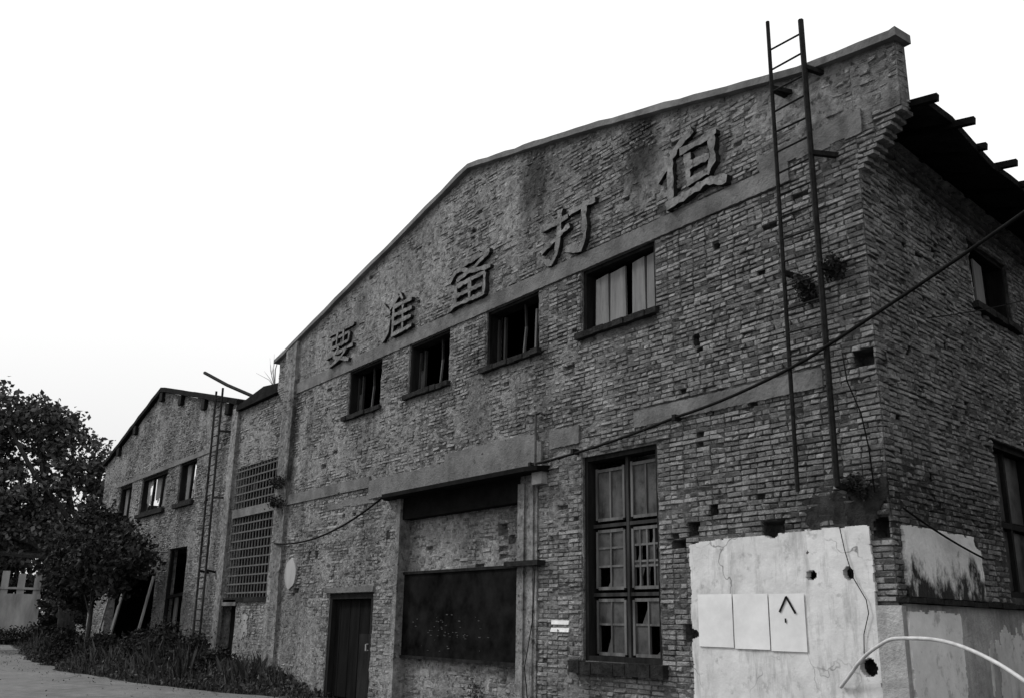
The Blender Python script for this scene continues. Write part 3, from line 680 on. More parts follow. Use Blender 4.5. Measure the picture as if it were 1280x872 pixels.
casement(L0, L1, 2.07, 2.90, 2, (0, .38, .7, 1), {(0, 0)}); casement(R0, R1, 2.07, 2.90, 4, (0, .36, .44, .72, 1), {(0, 0), (1, 0), (2, 0), (0, 2), (1, 2), (3, 2), (2, 3), (3, 3)})
casement(L0, L1, 1.15, 1.90, 2, (0, .55, 1), {(0, 0)}); casement(R0, R1, 1.15, 1.90, 2, (0, .55, 1), {(1, 0), (0, 1)})
# side windows
w = window_root('dark window high under the eave on the side wall')
frame_of(w, SIDE, 3.33, 4.87, 6.0, 6.98, -.05)
sill(w, SIDE, 3.25, 5.05, 6.0, .10)
MB().prism([(3.42, 6.06), (3.66, 6.06), (3.62, 6.75), (3.42, 6.80)], -.12, -.10, SIDE).build('board', M['paleboard'], w)
MB().prism([(3.78, 6.06), (4.12, 6.06), (4.10, 6.78), (3.78, 6.82)], -.13, -.105, SIDE).build('board', M['board'], w)
w = window_root('dark lower window on the side wall')
frame_of(w, SIDE, 3.37, 4.95, 1.98, 4.06, -.05, .08)
lath(w, SIDE, (4.1, 2.06), (4.1, 3.98), .07, -.21, -.13, 'darkwood', 'mullion'); lath(w, SIDE, (3.45, 2.95), (4.87, 2.95), .08, -.22, -.125, 'darkwood', 'transom')
for u in (3.72, 4.45):
    for z0, z1 in ((2.08, 2.88), (3.02, 3.96)): MB().prism([(u - .26, z0), (u + .32, z0), (u + .32, z1), (u - .26, z1)], -.19, -.184, SIDE).build('pane', M['glass'], w)

# ---- bricked-up gateway with canopy
usr = lines(-10.96, -6.80, .04, []); zsr = lines(0, 3.93, .04, [])
REC = frame((0, .24, 0), (1, 0, 0), (0, -1, 0))
BR, GR = bricks_on(-10.95, -6.81, 0, 3.9, None, [(-7.75, -7.5, 3.05, 3.2), (-7.45, -7.25, 2.85, 2.98)], .03, prg)
def dep_r(u, z): return carve(.002 + (fbm(u * 2 + 300, z * 2) - .45) * .05 + (fbm(u * 8, z * 8 + 9) - .5) * .02, u, np.broadcast_to(zsr, u.shape), GR, [(-7.6, 3.12, .13, .09), (-7.35, 2.92, .09, .06)])
sheet('infill_wall', M['mortar'], REC, usr, zsr, lambda U, Z: U < 99, dep_r, -.1, FAC)
brick_stuff('brickwork', BR, prouds(BR, 0), REC, FAC, rg)
MB().box((-10.96, -.25, 0), (-10.80, .03, 3.93), FRONT).build('gate_post', M['mortar'], FAC)
for u0, u1, d in ((-6.80, -6.62, .06), (-6.62, -6.52, .03), (-6.52, -6.38, .055), (-6.38, -6.30, .03)):
    MB().box((u0 + .002, -.05 if u0 > -6.8 else -.25, 0), (u1 - .002, d, 3.78), FRONT).build('gate_post', M['mortar'], FAC)
MB().box((-6.34, -.03, 3.72), (-6.08, .12, 4.02), FRONT).build('post_cap', M['render'], FAC)
mb = MB(); top = [(-11.35, .12), (-11.0, .36), (-6.3, .32), (-6.02, .26), (-6.02, -.1), (-11.35, -.1)]
vs = [FRONT(u, 3.912, d) for u, d in top] + [FRONT(u, 3.985 + (.0 if d > .2 else .04) + prg.uniform(-.006, .006), d) for u, d in top]; n = 6
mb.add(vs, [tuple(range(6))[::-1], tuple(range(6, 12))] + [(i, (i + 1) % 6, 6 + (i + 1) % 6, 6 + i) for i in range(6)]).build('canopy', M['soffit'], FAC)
MB().box((-10.955, -.24, 3.50), (-6.80, -.03, 3.915), FRONT).build('recess_shade_beam', M['soffit'], FAC)  # near-black beam paints in the canopy's shadow at the head of the recess
mb = MB(); mb.box((-7.0, -.1, 2.44), (-6.1, .18, 2.52), FRONT); mb.build('ledge', M['sill'], FAC)
# door
door = bpy.data.objects.new('door', None); COL.objects.link(door); door.parent = FAC; door['label'] = 'black plank double door with a paler lower plank'
MB().box((-13.84, -.14, 0), (-13.72, -.02, 2.12), FRONT).build('frame', M['darkwood'], door); MB().box((-11.92, -.14, 0), (-11.80, -.02, 2.12), FRONT).build('frame', M['darkwood'], door); MB().box((-13.72, -.14, 2.0), (-11.92, -.02, 2.12), FRONT).build('frame', M['darkwood'], door)
for i in range(8):
    a = -13.70 + i * .222
    MB().box((a, -.18 - .006 * (i % 2), .02), (a + .212, -.13 - .006 * (i % 2), 1.99), FRONT).build('plank', M['door'], door)
MB().box((-12.5, -.13, .05), (-12.0, -.10, 1.3), FRONT).build('panel', M['darkwood'], door)
MB().tube([FRONT(-12.1, .98, -.10), FRONT(-12.1, .98, -.05), FRONT(-12.1, 1.1, -.05), FRONT(-12.1, 1.1, -.10)], .016).build('handle', M['sheet'], door)
mb = MB(); mb.box((-14.0, -.1, 2.13), (-11.75, .05, 2.24), FRONT); mb.build('door_lintel', M['cement'], FAC)
# whitewashed panels with torn edges
def panel(name, fr, u0, u1, z0, z1, d, holes, mat, seed, cell=.014, rag=.03, label=None, cut=None):
    us = lines(u0, u1, cell, []); zs = lines(z0, z1, cell, [])
    def mask(U, Z):
        e = np.minimum(np.minimum(U - u0, u1 - U), z1 - Z)
        k = e > (fbm(U * 9 + seed, Z * 9 + seed, 3) - .36) * rag * 3
        for hu, hz, a, b in holes: k &= ((U - hu) / a) ** 2 + ((Z - hz) / b) ** 2 > .7 + .6 * fbm(U * 14 + seed, Z * 14, 2)
        if cut: k &= cut(U, Z)
        return k
    return sheet(name, M[mat], fr, us, zs, mask, lambda u, z: d + (fbm(u * 2.4 + seed, z * 2.4) - .5) * .016, -.05, FAC, jitter=.005, label=label)
panel('plaster_panel', FRONT, -2.98, -.25, 0, 2.66, .035, [(-1.6, 2.68, .12, .09), (-1.07, 2.14, .075, .06), (-.57, 2.15, .07, .075), (-.40, 1.16, .11, .10), (-2.97, 1.46, .13, .06), (-2.90, 2.68, .16, .09), (-1.1, 2.4, .018, .018)], 'white', 3, rag=.018, label='large whitewashed panel with knocked holes beside the corner',
      cut=lambda U, Z: Z < 2.60 + .05 * (U + 2.98) / 2.7 + .03 * fbm(U * 5, Z * 5))
panel('plaster_panel', SIDE, .2, 2.42, 1.9, 2.67, .03, [(2.42, 2.62, .22, .1)], 'sooty', 8, label='small whitewashed panel with a black sooty foot', cut=lambda U, Z: U < 2.46 - .35 * np.clip(Z - 2.5, 0, 1) * 2)
# rendered plinth wrapping the corner, with its dark ledge
mb = MB(); mb.box((-.25, -.02, 0), (.062, .055, 1.80), FRONT); mb.build('plinth', M['render'], FAC)
mb = MB(); mb.box((.064, -.02, 0), (16, .06, 1.82), SIDE); mb.build('plinth', M['render'], FAC)
mb = MB()
for i in range(24): mb.box((-.02 + i * .45, -.02, 1.825 + prg.uniform(-.006, .012)), (-.03 + (i + 1) * .45, .13 + prg.uniform(-.02, .015), 1.885 + prg.uniform(-.01, .012)), SIDE)
mb.build('ledge', M['sill'], FAC)
panel('plaster_panel', SIDE, .02, 1.42, 0, 1.76, .078, [(.5, 1.8, .16, .08), (1.3, 1.78, .1, .06)], 'limewash', 15, .02, label='white strip of plaster below the ledge')
patch(2.2, 3.6, .6, 1.75, .07, 12, .16, 'white', .03, fr=SIDE)
# lime marks on the brick left of the tall window
for z in (1.44, 1.55):
    mb = MB(); mb.prism([(-5.95 + prg.uniform(-.02, .02), z), (-5.52, z + prg.uniform(-.01, .01)), (-5.5, z + .06), (-5.93, z + .062)], -.01, .022, FRONT); mb.build('paint_mark', M['lime'], FAC)
# soot scars and a plank stub near the corner
patch(-.6, .0, 2.6, 3.2, .018, 22, .2, 'sill', .03)

# ------------------------------------------------------------------ things on the factory
# blackboard
bbz = (.94, 2.42); x0, x1 = -11.02, -7.10
bb = empty('blackboard', (x0, .1, bbz[0]), 'wide black notice board hung in the bricked-up gateway under the canopy', 'blackboard')
lo = Vector((x0, .1, bbz[0]))
BBF = frame((-x0 + 0, 0, 0), (1, 0, 0), (0, -1, 0))
def bbox(a, b, name, mat): MB().box(a, b).build(name, M[mat], bb)
Wb = 4.05; Hb = 1.5
bbox((0.1, .03, 0), (Wb, .10, Hb), 'board', 'slate')
for a, b in (((.05, .0, -.05), (Wb + .05, .11, 0)), ((.05, .0, Hb), (Wb + .05, .11, Hb + .05)), ((.05, .0, .0), (.1, .11, Hb)), ((Wb, 0, 0), (Wb + .05, .11, Hb))): bbox(a, b, 'frame', 'darkwood')
mb = MB()
for i in range(50):
    u = prg.gauss(1.9, .7); z = prg.choice((.62, .40, .42, .18)) + prg.gauss(0, .05)
    if .2 < u < Wb - .2: mb.box((u, .024, z), (u + prg.uniform(.01, .07), .0305, z + prg.uniform(.008, .02)))
mb.build('chalk_smudge', M['chalk'], bb, kind='stuff')
# posters
for k, (a, b, lab) in enumerate(((-2.84, -2.26, 'leftmost of three blank white sheets pasted on the whitewashed panel'), (-2.25, -1.70, 'middle blank white sheet of three pasted on the whitewashed panel'), (-1.69, -1.17, 'white sheet with a black caret mark, right of three on the whitewashed panel'))):
    z0, z1 = 1.31 - .01 * k, 1.95 - .005 * k
    p = empty('poster', FRONT(a, z0, .046), lab, 'poster', 'sheets pasted on the whitewashed panel')
    vs = []; n = 9
    for i in range(n):
        for j in range(n):
            u = (b - a - .008) * i / (n - 1); z = (z1 - z0) * j / (n - 1)
            dd = .003 + .003 * vnoise(np.array([u * 6 + k * 9]), np.array([z * 6]))[0]
            vs.append((u, -dd, z))
    fs = [(i * n + j, (i + 1) * n + j, (i + 1) * n + j + 1, i * n + j + 1) for i in range(n - 1) for j in range(n - 1)]
    mb = MB().add(vs, fs); mb.add([(0, .012, 0), (b - a - .008, .012, 0), (b - a - .008, -.004, 0), (0, -.004, 0)], [(0, 1, 2, 3)])
    mb.build('sheet', M['paper'], p)
    if k == 2:
        PF = frame((0, -.012, 0), (1, 0, 0), (0, -1, 0))
        for (p0, p1, w) in (((.155, .44), (.265, .615), .026), ((.262, .618), (.385, .425), .026), ((.235, .32), (.236, .37), .02)):
            A = Vector(p0); B = Vector(p1); t = (B - A).normalized(); nn = Vector((-t.y, t.x)) * w / 2
            MB().prism([tuple(A - nn), tuple(B - nn), tuple(B + nn), tuple(A + nn)], 0, .003, PF).build('painted_mark', M['ink'], p)

# ladders
def ladder(name, loc, lab, H0, rails, rungs, r, off, brackets, mat, group=None):
    t = empty(name, loc, lab, 'ladder', group)
    for (x, z0, z1, rr, lean) in rails:
        MB().tube([(x, 0, z0), (x + lean * .5, 0, (z0 + z1) / 2), (x + lean, 0, z1)], rr, 6).build('rail', M[mat], t)
    for z, dz in rungs:
        MB().tube([(rails[0][0] + rails[0][4] * (z - rails[0][1]) / 8, 0, z), (rails[1][0] + rails[1][4] * (z - rails[1][1]) / 8, 0, z + dz)], r, 5).build('rung', M[mat], t)
    for x, z, dx, dy in brackets:
        MB().bar((x, 0, z), (x + dx, dy, z - .05), .06, .06).build('bracket', M['rust'], t)
    return t
rungs = [(z, prg.uniform(-.02, .02)) for z in (8.92, 8.62, 8.30, 8.0, 7.71, 7.42, 7.12, 6.82, 6.52, 6.22, 5.92, 5.60, 5.30, 5.0, 4.7, 3.62)]
LX = -1.02
lad = ladder('wall_ladder', (LX, -.24, 0), 'rusty iron ladder fixed to the factory front, rising past the gable coping', 0,
       [(0, 3.08, 9.36, .026, .01), (.54, 3.08, 9.10, .036, -.01)], rungs, .014, .24, [(0, 8.35, .06, .26), (.54, 7.2, .22, .26), (.0, 5.78, .1, .26), (.54, 5.7, .15, .26), (.54, 3.1, .06, .26), (0, 8.36, .15, .26), (.54, 8.4, .1, .26)], 'rail')
ladw = ladder('wall_ladder', (-22.75, .02, 0), 'slim iron ladder on the front of the far gabled wing', 0,
       [(0, .6, 8.35, .035, -.16), (.58, .6, 8.35, .035, -.16)], [(.9 + .30 * i, 0) for i in range(25)], .018, .28, [(0, 5.0, -.5, .1), (.58, 5.0, .5, .1), (.5, 7.0, .4, .27), (0, 2.9, 0, .28), (.58, 2.9, 0, .28)], 'darkframe')
# pole lying over the wing ladder
mb = MB(); mb.tube([(-24.2, .0, 9.2), (-22.5, .2, 8.5), (-20.4, .5, 7.72)], .055, 7)
tag(mb.build('pole', M['darkwood'], loc=(-20.4, .5, 7.72)), 'dark pole leaning across the top of the slim far ladder', 'pole')
# cables
def sag(a, b, s, n=14):
    a = Vector(a); b = Vector(b)
    return [tuple(a.lerp(b, t) - Vector((0, 0, s * 4 * t * (1 - t)))) for t in [i / n for i in range(n + 1)]]
def cable(name, pts, r, lab, mat='cable', cat='cable', n=6):
    loc = pts[0]; mb = MB(); mb.tube(pts, r, n); return tag(mb.build(name, M[mat], loc=loc, smooth=True), lab, cat)
run = sag(FRONT(-6.4, 4.05, .10), FRONT(-3.1, 4.31, .10), .05, 8) + sag(FRONT(-3.1, 4.31, .10), FRONT(-.74, 4.6, .29), .05, 8)[1:] + sag(FRONT(-.74, 4.6, .29), SIDE(-.75, 5.50, 2.0), .02, 10)[1:] + sag(SIDE(-.75, 5.50, 2.0), SIDE(-1.0, 6.6, 5.0), .03, 6)[1:]
cable('power_cable', run, .02, 'thick black cable running from the canopy past the ladder and up to the right')
cable('power_cable', sag(FRONT(-11.3, 3.95, .2), FRONT(-16.9, 3.36, .12), .28), .022, 'black cable sagging from the left tip of the gateway canopy')
cable('wire', sag(SIDE(1.34, 5.28, .1), SIDE(4.6, 6.3, .4), .03), .008, 'thin black wire crossing below the high side window', cat='wire')
cable('wire', sag(SIDE(.15, 2.83, .08), SIDE(2.35, 2.42, .07), .03), .012, 'thin dark wire slanting over the small sooty panel', cat='wire')
cable('wire', [FRONT(-.62, 2.66, .06), FRONT(-.58, 2.4, .055), FRONT(-.50, 2.1, .055), FRONT(-.36, 1.86, .05), FRONT(-.34, 1.72, .055), FRONT(-.42, 1.5, .055), FRONT(-.44, 1.3, .05)], .005, 'thin wire trailing down the whitewashed panel over the right hole', cat='wire')
cable('wire', [FRONT(-.40, 4.65, .06), FRONT(-.36, 4.3, .07), FRONT(-.22, 3.9, .06), FRONT(-.16, 3.5, .06), FRONT(-.14, 3.0, .05)], .008, 'thin wire dangling right of the ladder foot', cat='wire')
cable('wire', [FRONT(-6.25, 2.45, .1), FRONT(-6.32, 1.6, .09), FRONT(-6.5, .9, .1), FRONT(-6.42, .3, .08)], .008, 'thin wire dangling along the gateway post under the small ledge', cat='wire')
for u, z, d in ((-6.4, 4.05, .10), (-3.1, 4.31, .10), (-5.3, 4.13, .1)): MB().box((u - .03, -.02, z - .04), (u + .03, d + .03, z + .04), FRONT).build('cable_clip', M['rust'], FAC)
hz = [(-.76, .94, .06), (-.60, 1.06, .12), (-.43, 1.20, .18), (-.25, 1.31, .25), (-.07, 1.39, .32), (.10, 1.45, .39), (.28, 1.47, .46), (.70, 1.47, .60), (1.06, 1.42, .75), (1.43, 1.31, .9), (1.77, 1.16, 1.05), (2.08, .98, 1.2), (2.5, .6, 1.4), (2.8, .05, 1.55)]
def smooth_line(P, k=5):
    P = [Vector(p) for p in P]; out = []
    for i in range(len(P) - 1):
        a, b, c, d = P[max(i - 1, 0)], P[i], P[i + 1], P[min(i + 2, len(P) - 1)]
        for j in range(k):
            t = j / k; out.append(.5 * (2 * b + (c - a) * t + (2 * a - 5 * b + 4 * c - d) * t * t + (3 * b - a - 3 * c + d) * t ** 3))
    return [tuple(p) for p in out] + [tuple(P[-1])]
hz = smooth_line([FRONT(u, z, d) for u, z, d in hz])
cable('conduit_pipe', hz, .019, 'pale bent conduit arching out from the foot of the whitewashed panel', 'hose', 'pipe', 8)
# vent pipe and bracket over the canopy end
vp = empty('vent_pipe', FRONT(-6.27, 3.7, .1), 'thin pale pipe rising beside the canopy end with a bent bracket on top', 'pipe')
MB().tube([(0, -.0, 0.3), (0, 0, 1.22)], .022).build('pipe', M['lattice'], vp); MB().tube([(-.30, 0.05, 1.22), (-.05, 0, 1.16), (.12, 0, 1.18), (.24, 0, 1.12)], .018).build('bracket', M['rust'], vp)

# ------------------------------------------------------------------ the gabled wing and its link
WNG = empty('brick_wing', (-29.6, .3, 0), 'older roofless gabled brick wing with three broken windows left of the factory', 'building')
def wing_child(o): o.location = (29.6, -.3, 0); return o
def wtop(u): return np.where(u < -21.4, np.interp(u, [-37.0, -29.7, -21.4], [7.72, 9.60, 7.68]), 7.50)
OPEN_W = [(-34.3, -32.5, 5.2, 6.53), (-31.2, -28.05, 5.2, 6.55), (-26.7, -24.95, 5.2, 6.60), (-26.95, -24.95, 0, 3.75), (-34.2, -28.1, 0, 3.0), (-21.15, -17.95, 2.12, 5.74), (-21.42, -20.25, 0, 1.9)]
BW, GW = bricks_on(-37.0, -17.22, 0, 9.6, lambda u: float(wtop(np.array(u))) - .02, [(a - .02, b + .02, c, d) for a, b, c, d in OPEN_W] + [(-34.8, -22.6, 6.56, 6.72)], .02, prg, True)
usw = lines(-37.0, -17.22, .07, [t for o in OPEN_W for t in o[:2]]); zsw = lines(0, 9.7, .07, [t for o in OPEN_W for t in o[2:]])
def dep_w(u, z): return carve(-.004 + (fbm(u * 1.1 + 60, z * 1.1) - .42) * .06 + (fbm(u * 4 + 20, z * 4) - .5) * .03, u, np.broadcast_to(zsw, u.shape), [], [])
wing_child(sheet('wall', M['mortar'], WING, usw, zsw, outside(OPEN_W), dep_w, -.3, WNG, top=wtop))
wing_child(brick_stuff('brickwork', BW, prouds(BW, 0) + .003, WING, WNG, rg))
def wbuild(mb, name, mat, label=None): return wing_child(mb.build(name, M[mat], WNG, label=label))
# coping and broken eave bits
for seg in (((-37.15, 7.70), (-29.7, 9.62)), ((-29.7, 9.62), (-21.35, 7.70))):
    (a, za), (b, zb) = seg; mb = MB(); n = 14; vs = []
    for i in range(n + 1):
        u = a + (b - a) * i / n; z = za + (zb - za) * i / n; j = prg.uniform(-.03, .02)
        for d, e in ((.16, j), (.16, .17 + j), (-.35, .17 + j), (-.35, j)): vs.append(WING(u, z + e, d))
    fs = [(4 * i + j, 4 * i + (j + 1) % 4, 4 * i + 4 + (j + 1) % 4, 4 * i + 4 + j) for i in range(n) for j in range(4)] + [(0, 1, 2, 3), (4 * n, 4 * n + 3, 4 * n + 2, 4 * n + 1)]
    wbuild(mb.add(vs, fs), 'coping', 'roof')
for u in (-29.6, -27.2, -24.6, -22.2, -32.8, -35.0):
    z = float(wtop(np.array(u))); wbuild(MB().box((u - .16, -.1, z - .34), (u + .16, .14, z - .01), WING), 'purlin_end', 'darkwood')
wbuild(MB().box((-34.8, -.02, 6.56), (-22.7, .04, 6.71), WING), 'cement_band', 'cement')
# link roof edge
mb = MB(); p = [(-21.3, 7.5), (-19.9, 7.78), (-18.6, 7.62), (-17.78, 7.5)]
mb.prism([(-21.35, 7.48), (-17.25, 7.50), (-17.25, 7.66), (-18.6, 7.78), (-19.3, 7.85), (-21.35, 7.62)], -1.2, .15, WING); wbuild(mb, 'roof', 'roof')
wbuild(MB().box((-21.75, 0, 0), (-21.30, .10, 7.6), WING), 'pilaster', 'mortar')
def wwindow(lab):
    w = bpy.data.objects.new('window', None); COL.objects.link(w); w.parent = WNG; w['label'] = lab; w.location = (29.6, -.3, 0); return w
for k, (a, b, c, d) in enumerate(OPEN_W[:3]):
    w = wwindow(('narrow wing window with broken frame', 'wide wing window with torn pale sheeting', 'wing window with a twisted frame')[k])
    frame_of(w, WING, a, b, c, d, -.05, .1, back=.2)
    MB().box((a - .1, -.1, c - .14), (b + .12, .12, c - .005), WING).build('sill', M['sill'], w)
    n = (1, 2, 1)[k]
    for i in range(n): u = a + (b - a) * (i + 1) / (n + 1); lath(w, WING, (u, c + .1), (u + .08, d - .1), .09, -.2, -.12, 'darkwood', 'mullion')
    # ragged sheeting hanging in the openings
    for i in range(n + 1):
        ua = a + .12 + (b - a - .1) * i / (n + 1); ub = a + (b - a - .1) * (i + 1) / (n + 1) - .03
        us = lines(ua, ub, .05, []); zs = lines(c + .1, d - .1, .05, [])
        sd = k * 5 + i
        sheet('torn_sheet', M['sheet'] if (k + i) % 2 else M['board'], WING, us, zs, lambda U, Z: (fbm(U * 1.7 + sd * 9, Z * 1.3 + sd, 4) > (.34, .37, .33)[k]), lambda u, z: -.22 + .03 * np.sin(u * 9), -.235, w)
# lattice window of the link
lw = wwindow('tall cement lattice window filling the link bay')
a, b, c, d = OPEN_W[5]
MB().box((a, -.12, 3.98 + .33), (b, .04, 4.55), WING).build('transom', M['cement'], lw)
MB().box((a - .05, -.2, c - .12), (b, .06, c - .003), WING).build('sill', M['sill'], lw)
rows = [c + .12 + .235 * i for i in range(10)] + [4.76, 4.98, 5.20, 5.42, 5.64]
for z in rows: MB().box((a, -.045, z - .020), (b, -.005, z + .020), WING).build('slat', M['lattice'], lw)
for i in range(15):
    u = a + .1 + (b - a - .2) * i / 14
    for z0, z1 in ((c, 4.305), (4.555, d)):
        MB().box((u - .018, -.036, z0 + .002), (u + .018, -.012, z1), WING).build('bar', M['lattice'], lw)
MB().box((a + 1.28, -.13, 5.0), (a + 1.55, -.02, 5.3), WING).build('blocked_cell', M['ink'], lw)
# dark rooms behind: back walls low and broken, blocking the view at ground level
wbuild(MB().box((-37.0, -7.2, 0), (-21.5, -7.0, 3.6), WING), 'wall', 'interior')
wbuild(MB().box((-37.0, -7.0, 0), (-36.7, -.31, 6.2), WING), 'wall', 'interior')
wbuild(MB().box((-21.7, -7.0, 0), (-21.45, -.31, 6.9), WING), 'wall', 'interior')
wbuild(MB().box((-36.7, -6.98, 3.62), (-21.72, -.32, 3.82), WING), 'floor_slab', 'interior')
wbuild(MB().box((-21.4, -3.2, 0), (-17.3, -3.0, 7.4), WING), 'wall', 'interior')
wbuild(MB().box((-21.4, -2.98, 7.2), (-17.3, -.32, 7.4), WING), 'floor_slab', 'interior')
# doorway leftovers
dd = wwindow('tall wing doorway with a broken frame'); dd.name = 'doorway'
lath(dd, WING, (-26.85, 0), (-26.85, 3.7), .12, -.15, -.05, 'darkwood', 'frame'); lath(dd, WING, (-25.05, 0), (-25.05, 3.7), .12, -.15, -.05, 'darkwood', 'frame'); lath(dd, WING, (-26.8, 2.2), (-25.1, 2.3), .1, -.15, -.06, 'darkwood', 'transom'); lath(dd, WING, (-26.2, 0), (-26.1, 2.2), .3, -.2, -.16, 'board', 'board')
sp = wing_child(MB().box((-21.42, -.16, 1.9), (-20.2, .06, 2.06), WING).build('door_lintel', M['cement'], WNG))
# pale limewash splash on the link wall
us = lines(-20.1, -18.7, .035, []); zs = lines(.95, 1.85, .035, [])
wing_child(sheet('paint_mark', M['wallwhite'], WING, us, zs, lambda U, Z: fbm(U * 8 + 3, Z * 8, 4) - .3 * np.hypot((U + 19.45) / .45, (Z - 1.4) / .4) > .36, lambda u, z: .03 + u * 0, -.01, WNG, kind='stuff'))
# leaning posts in front of the wing
for k, (a, b, w, mat, lab) in enumerate((((-31.35, -.3, 0), (-31.25, .15, 2.65), .3, 'board', 'wide grey board leaning at the dark wing opening under the shrub'), ((-27.95, -.3, 0), (-27.85, .16, 2.9), .16, 'paleboard', 'slim pale post leaning beside the tall wing doorway'), ((-33.3, -.2, 0), (-33.2, .1, 2.2), .10, 'board', 'thin grey stake standing left of the wide grey board'))):
    loc = a; mb = MB(); mb.bar((0, 0, 0), tuple(Vector(b) - Vector(a)), w, .05, up=(0, 1, 0))
    o = mb.build('leaning_board', M[mat]); o.location = loc; tag(o, lab, 'board')

# ------------------------------------------------------------------ unseen shed added across the side yard: its bulk keeps the sky off the side wall
sky_blocker = empty('added_shed', (9.0, 12.0, 0), 'plain brick shed added out of view to shade the factory side wall', 'building')
MB().box((-3.6, -10.5, 0), (4.5, 14, 8.4)).build('wall', M['mortar'], sky_blocker)
MB().add([(-4.2, -10.9, 8.3), (5.1, -10.9, 8.3), (.45, -10.9, 10.6), (-4.2, 14.4, 8.3), (5.1, 14.4, 8.3), (.45, 14.4, 10.6)], [(0, 1, 2), (5, 4, 3), (0, 3, 4, 1), (1, 4, 5, 2), (2, 5, 3, 0)]).build('roof', M['roof'], sky_blocker)
for k in range(5):
    wd = MB().box((-3.66, -8.5 + 4.4 * k, 2.2), (-3.55, -6.5 + 4.4 * k, 4.2)).build('window', M['darkwood'], sky_blocker)
    MB().box((-3.75, -8.6 + 4.4 * k, 2.06), (-3.56, -6.4 + 4.4 * k, 2.19)).build('sill', M['sill'], wd)

# ------------------------------------------------------------------ far boundary wall
bx = (-57.5, -3.5, 0)
bwall = empty('boundary_wall', bx, 'stained white boundary wall with pale pickets at the far left', 'wall', rz=math.radians(78))
mb = MB(); mb.box((-6, -.12, 0), (5.6, .12, 2.75)); mb.build('wall', M['wallwhite'], bwall)
MB().box((-6, -.05, 3.0), (5.5, .05, 3.12)).build('rail', M['wallwhite'], bwall)
for i in range(14):
    x = -5.7 + i * .85
    if prg.random() < .85: MB().box((x - .19, .011, 2.752), (x + .19, .09, 3.95 + prg.uniform(-.3, .1))).build('picket', M['wallwhite'], bwall)

# ------------------------------------------------------------------ vegetation
def leaf_mesh(C, size, rg, flat=0.0, aspect=.62):
    """C: n x 3 centres; one bent leaf-clump face pair per centre"""
    n = len(C); N = rg.normal(0, 1, (n, 3)); N[:, 2] = N[:, 2] * (1 - flat) + flat * 1.2; N /= np.linalg.norm(N, axis=1)[:, None]
    T = np.cross(N, rg.normal(0, 1, (n, 3))); T /= np.linalg.norm(T, axis=1)[:, None]; Bn = np.cross(N, T)
    s = size * (.55 + .9 * rg.rand(n))[:, None]; h = s * aspect
    V = np.stack([C - T * s * .5, C - Bn * h * .5 + N * s * .12, C + T * s * .5, C + Bn * h * .5 + N * s * .12], 1).reshape(-1, 3)
    k = np.arange(n)[:, None] * 4
    F = np.concatenate([k + np.array([[0, 1, 2]]), k + np.array([[0, 2, 3]])], 1).reshape(-1, 3)
    return V, F
def foliage(name, C, size, mat, parent, rg, loc=(0, 0, 0), flat=0.0, aspect=.62, kind=None):
    V, F = leaf_mesh(np.array(C), size, rg, flat, aspect); V = V - np.array(loc)
    me = bpy.data.meshes.new(name); me.from_pydata(V.tolist(), [], F.tolist()); me.update()
    return link(name, me, M[mat], parent, kind)
def crown_points(lobes, n, rg, clump=.45, per=26):
    """leaf clumps spread over and inside the lobes' shells"""
    out = []; vol = np.array([l[3] ** 2 for l in lobes]); vol = vol / vol.sum()
    m = n // per
    for li, (x, y, z, r) in enumerate(lobes):
        for _ in range(max(1, int(m * vol[li]))):
            d = rg.normal(0, 1, 3); d /= np.linalg.norm(d)
            rr = r * (1 - .55 * rg.rand() ** 2) * (.85 + .3 * rg.rand())
            c = np.array([x, y, z]) + d * rr * np.array([1, 1, .85])
            q = c + rg.normal(0, clump * .5, (per, 3)) * np.array([1, 1, .6]); out.append(q)
    return np.concatenate(out)
def tree(name, label, cat, base, trunk, limbs, lobes, n, leaf, mat, seed, clump=.5, group=None):
    rg = np.random.RandomState(seed); t = empty(name, base, label, cat, group)
    mb = MB(); mb.tube([p for p, r in trunk], [r for p, r in trunk], 9); mb.build('trunk', M['bark'], t, smooth=True)
    for pts, r0 in limbs:
        MB().tube(pts, [r0 * (1 - .8 * i / (len(pts) - 1)) for i in range(len(pts))], 6).build('limb', M['bark'], t)
    foliage('crown', crown_points(lobes, n, rg, clump), leaf, mat, t, rg)
    return t
rgt = np.random.RandomState(2)
tb = (-47.5, .5, 0)
lobes = [(-1.5, -3.4, 9.2, 2.2), (.3, -1.6, 10.9, 1.5), (.0, .4, 9.6, 1.6), (.4, 1.8, 8.4, 1.3), (-.5, -5.0, 10.0, 2.2), (.2, -3.0, 7.2, 1.7), (.1, -.6, 7.6, 1.2), (.2, 2.6, 6.9, 1.4), (0, -5, 7.0, 2.2), (-1, -3, 5.8, 1.9), (-.5, -.4, 5.9, 1.5), (0, 1.8, 4.4, 1.9), (-.5, -6.0, 5.4, 2.2), (-1.5, 2.2, 2.6, 1.5), (-1.0, 3.4, 2.6, 1.5), (-2.5, -5.5, 8.4, 2.2), (1.4, -3.6, 11.4, 1.2), (.2, 3.4, 5.3, 1.3), (0, -.4, 11.2, .9)]
limbs = []
for i, (x, y, z, r) in enumerate(lobes):
    s = Vector((0, .8, min(3.0 + .2 * i, z - 1))); e = Vector((x, y, z)); m = s.lerp(e, .5) + Vector((0, 0, -.4)); limbs.append(([tuple(s), tuple(m), tuple(e), tuple(e + (e - m) * .35)], .16))
tree('broadleaf_tree', 'tall dark broadleaf tree with sky gaps at the far left, beyond the wing', 'tree', tb, [((0, 1.3, 0), .42), ((.1, 1.0, 3), .34), ((0, -.4, 7), .22), ((-.3, -1.2, 10.6), .08)], limbs, lobes, 38000, .27, 'leaf', 4, .6)
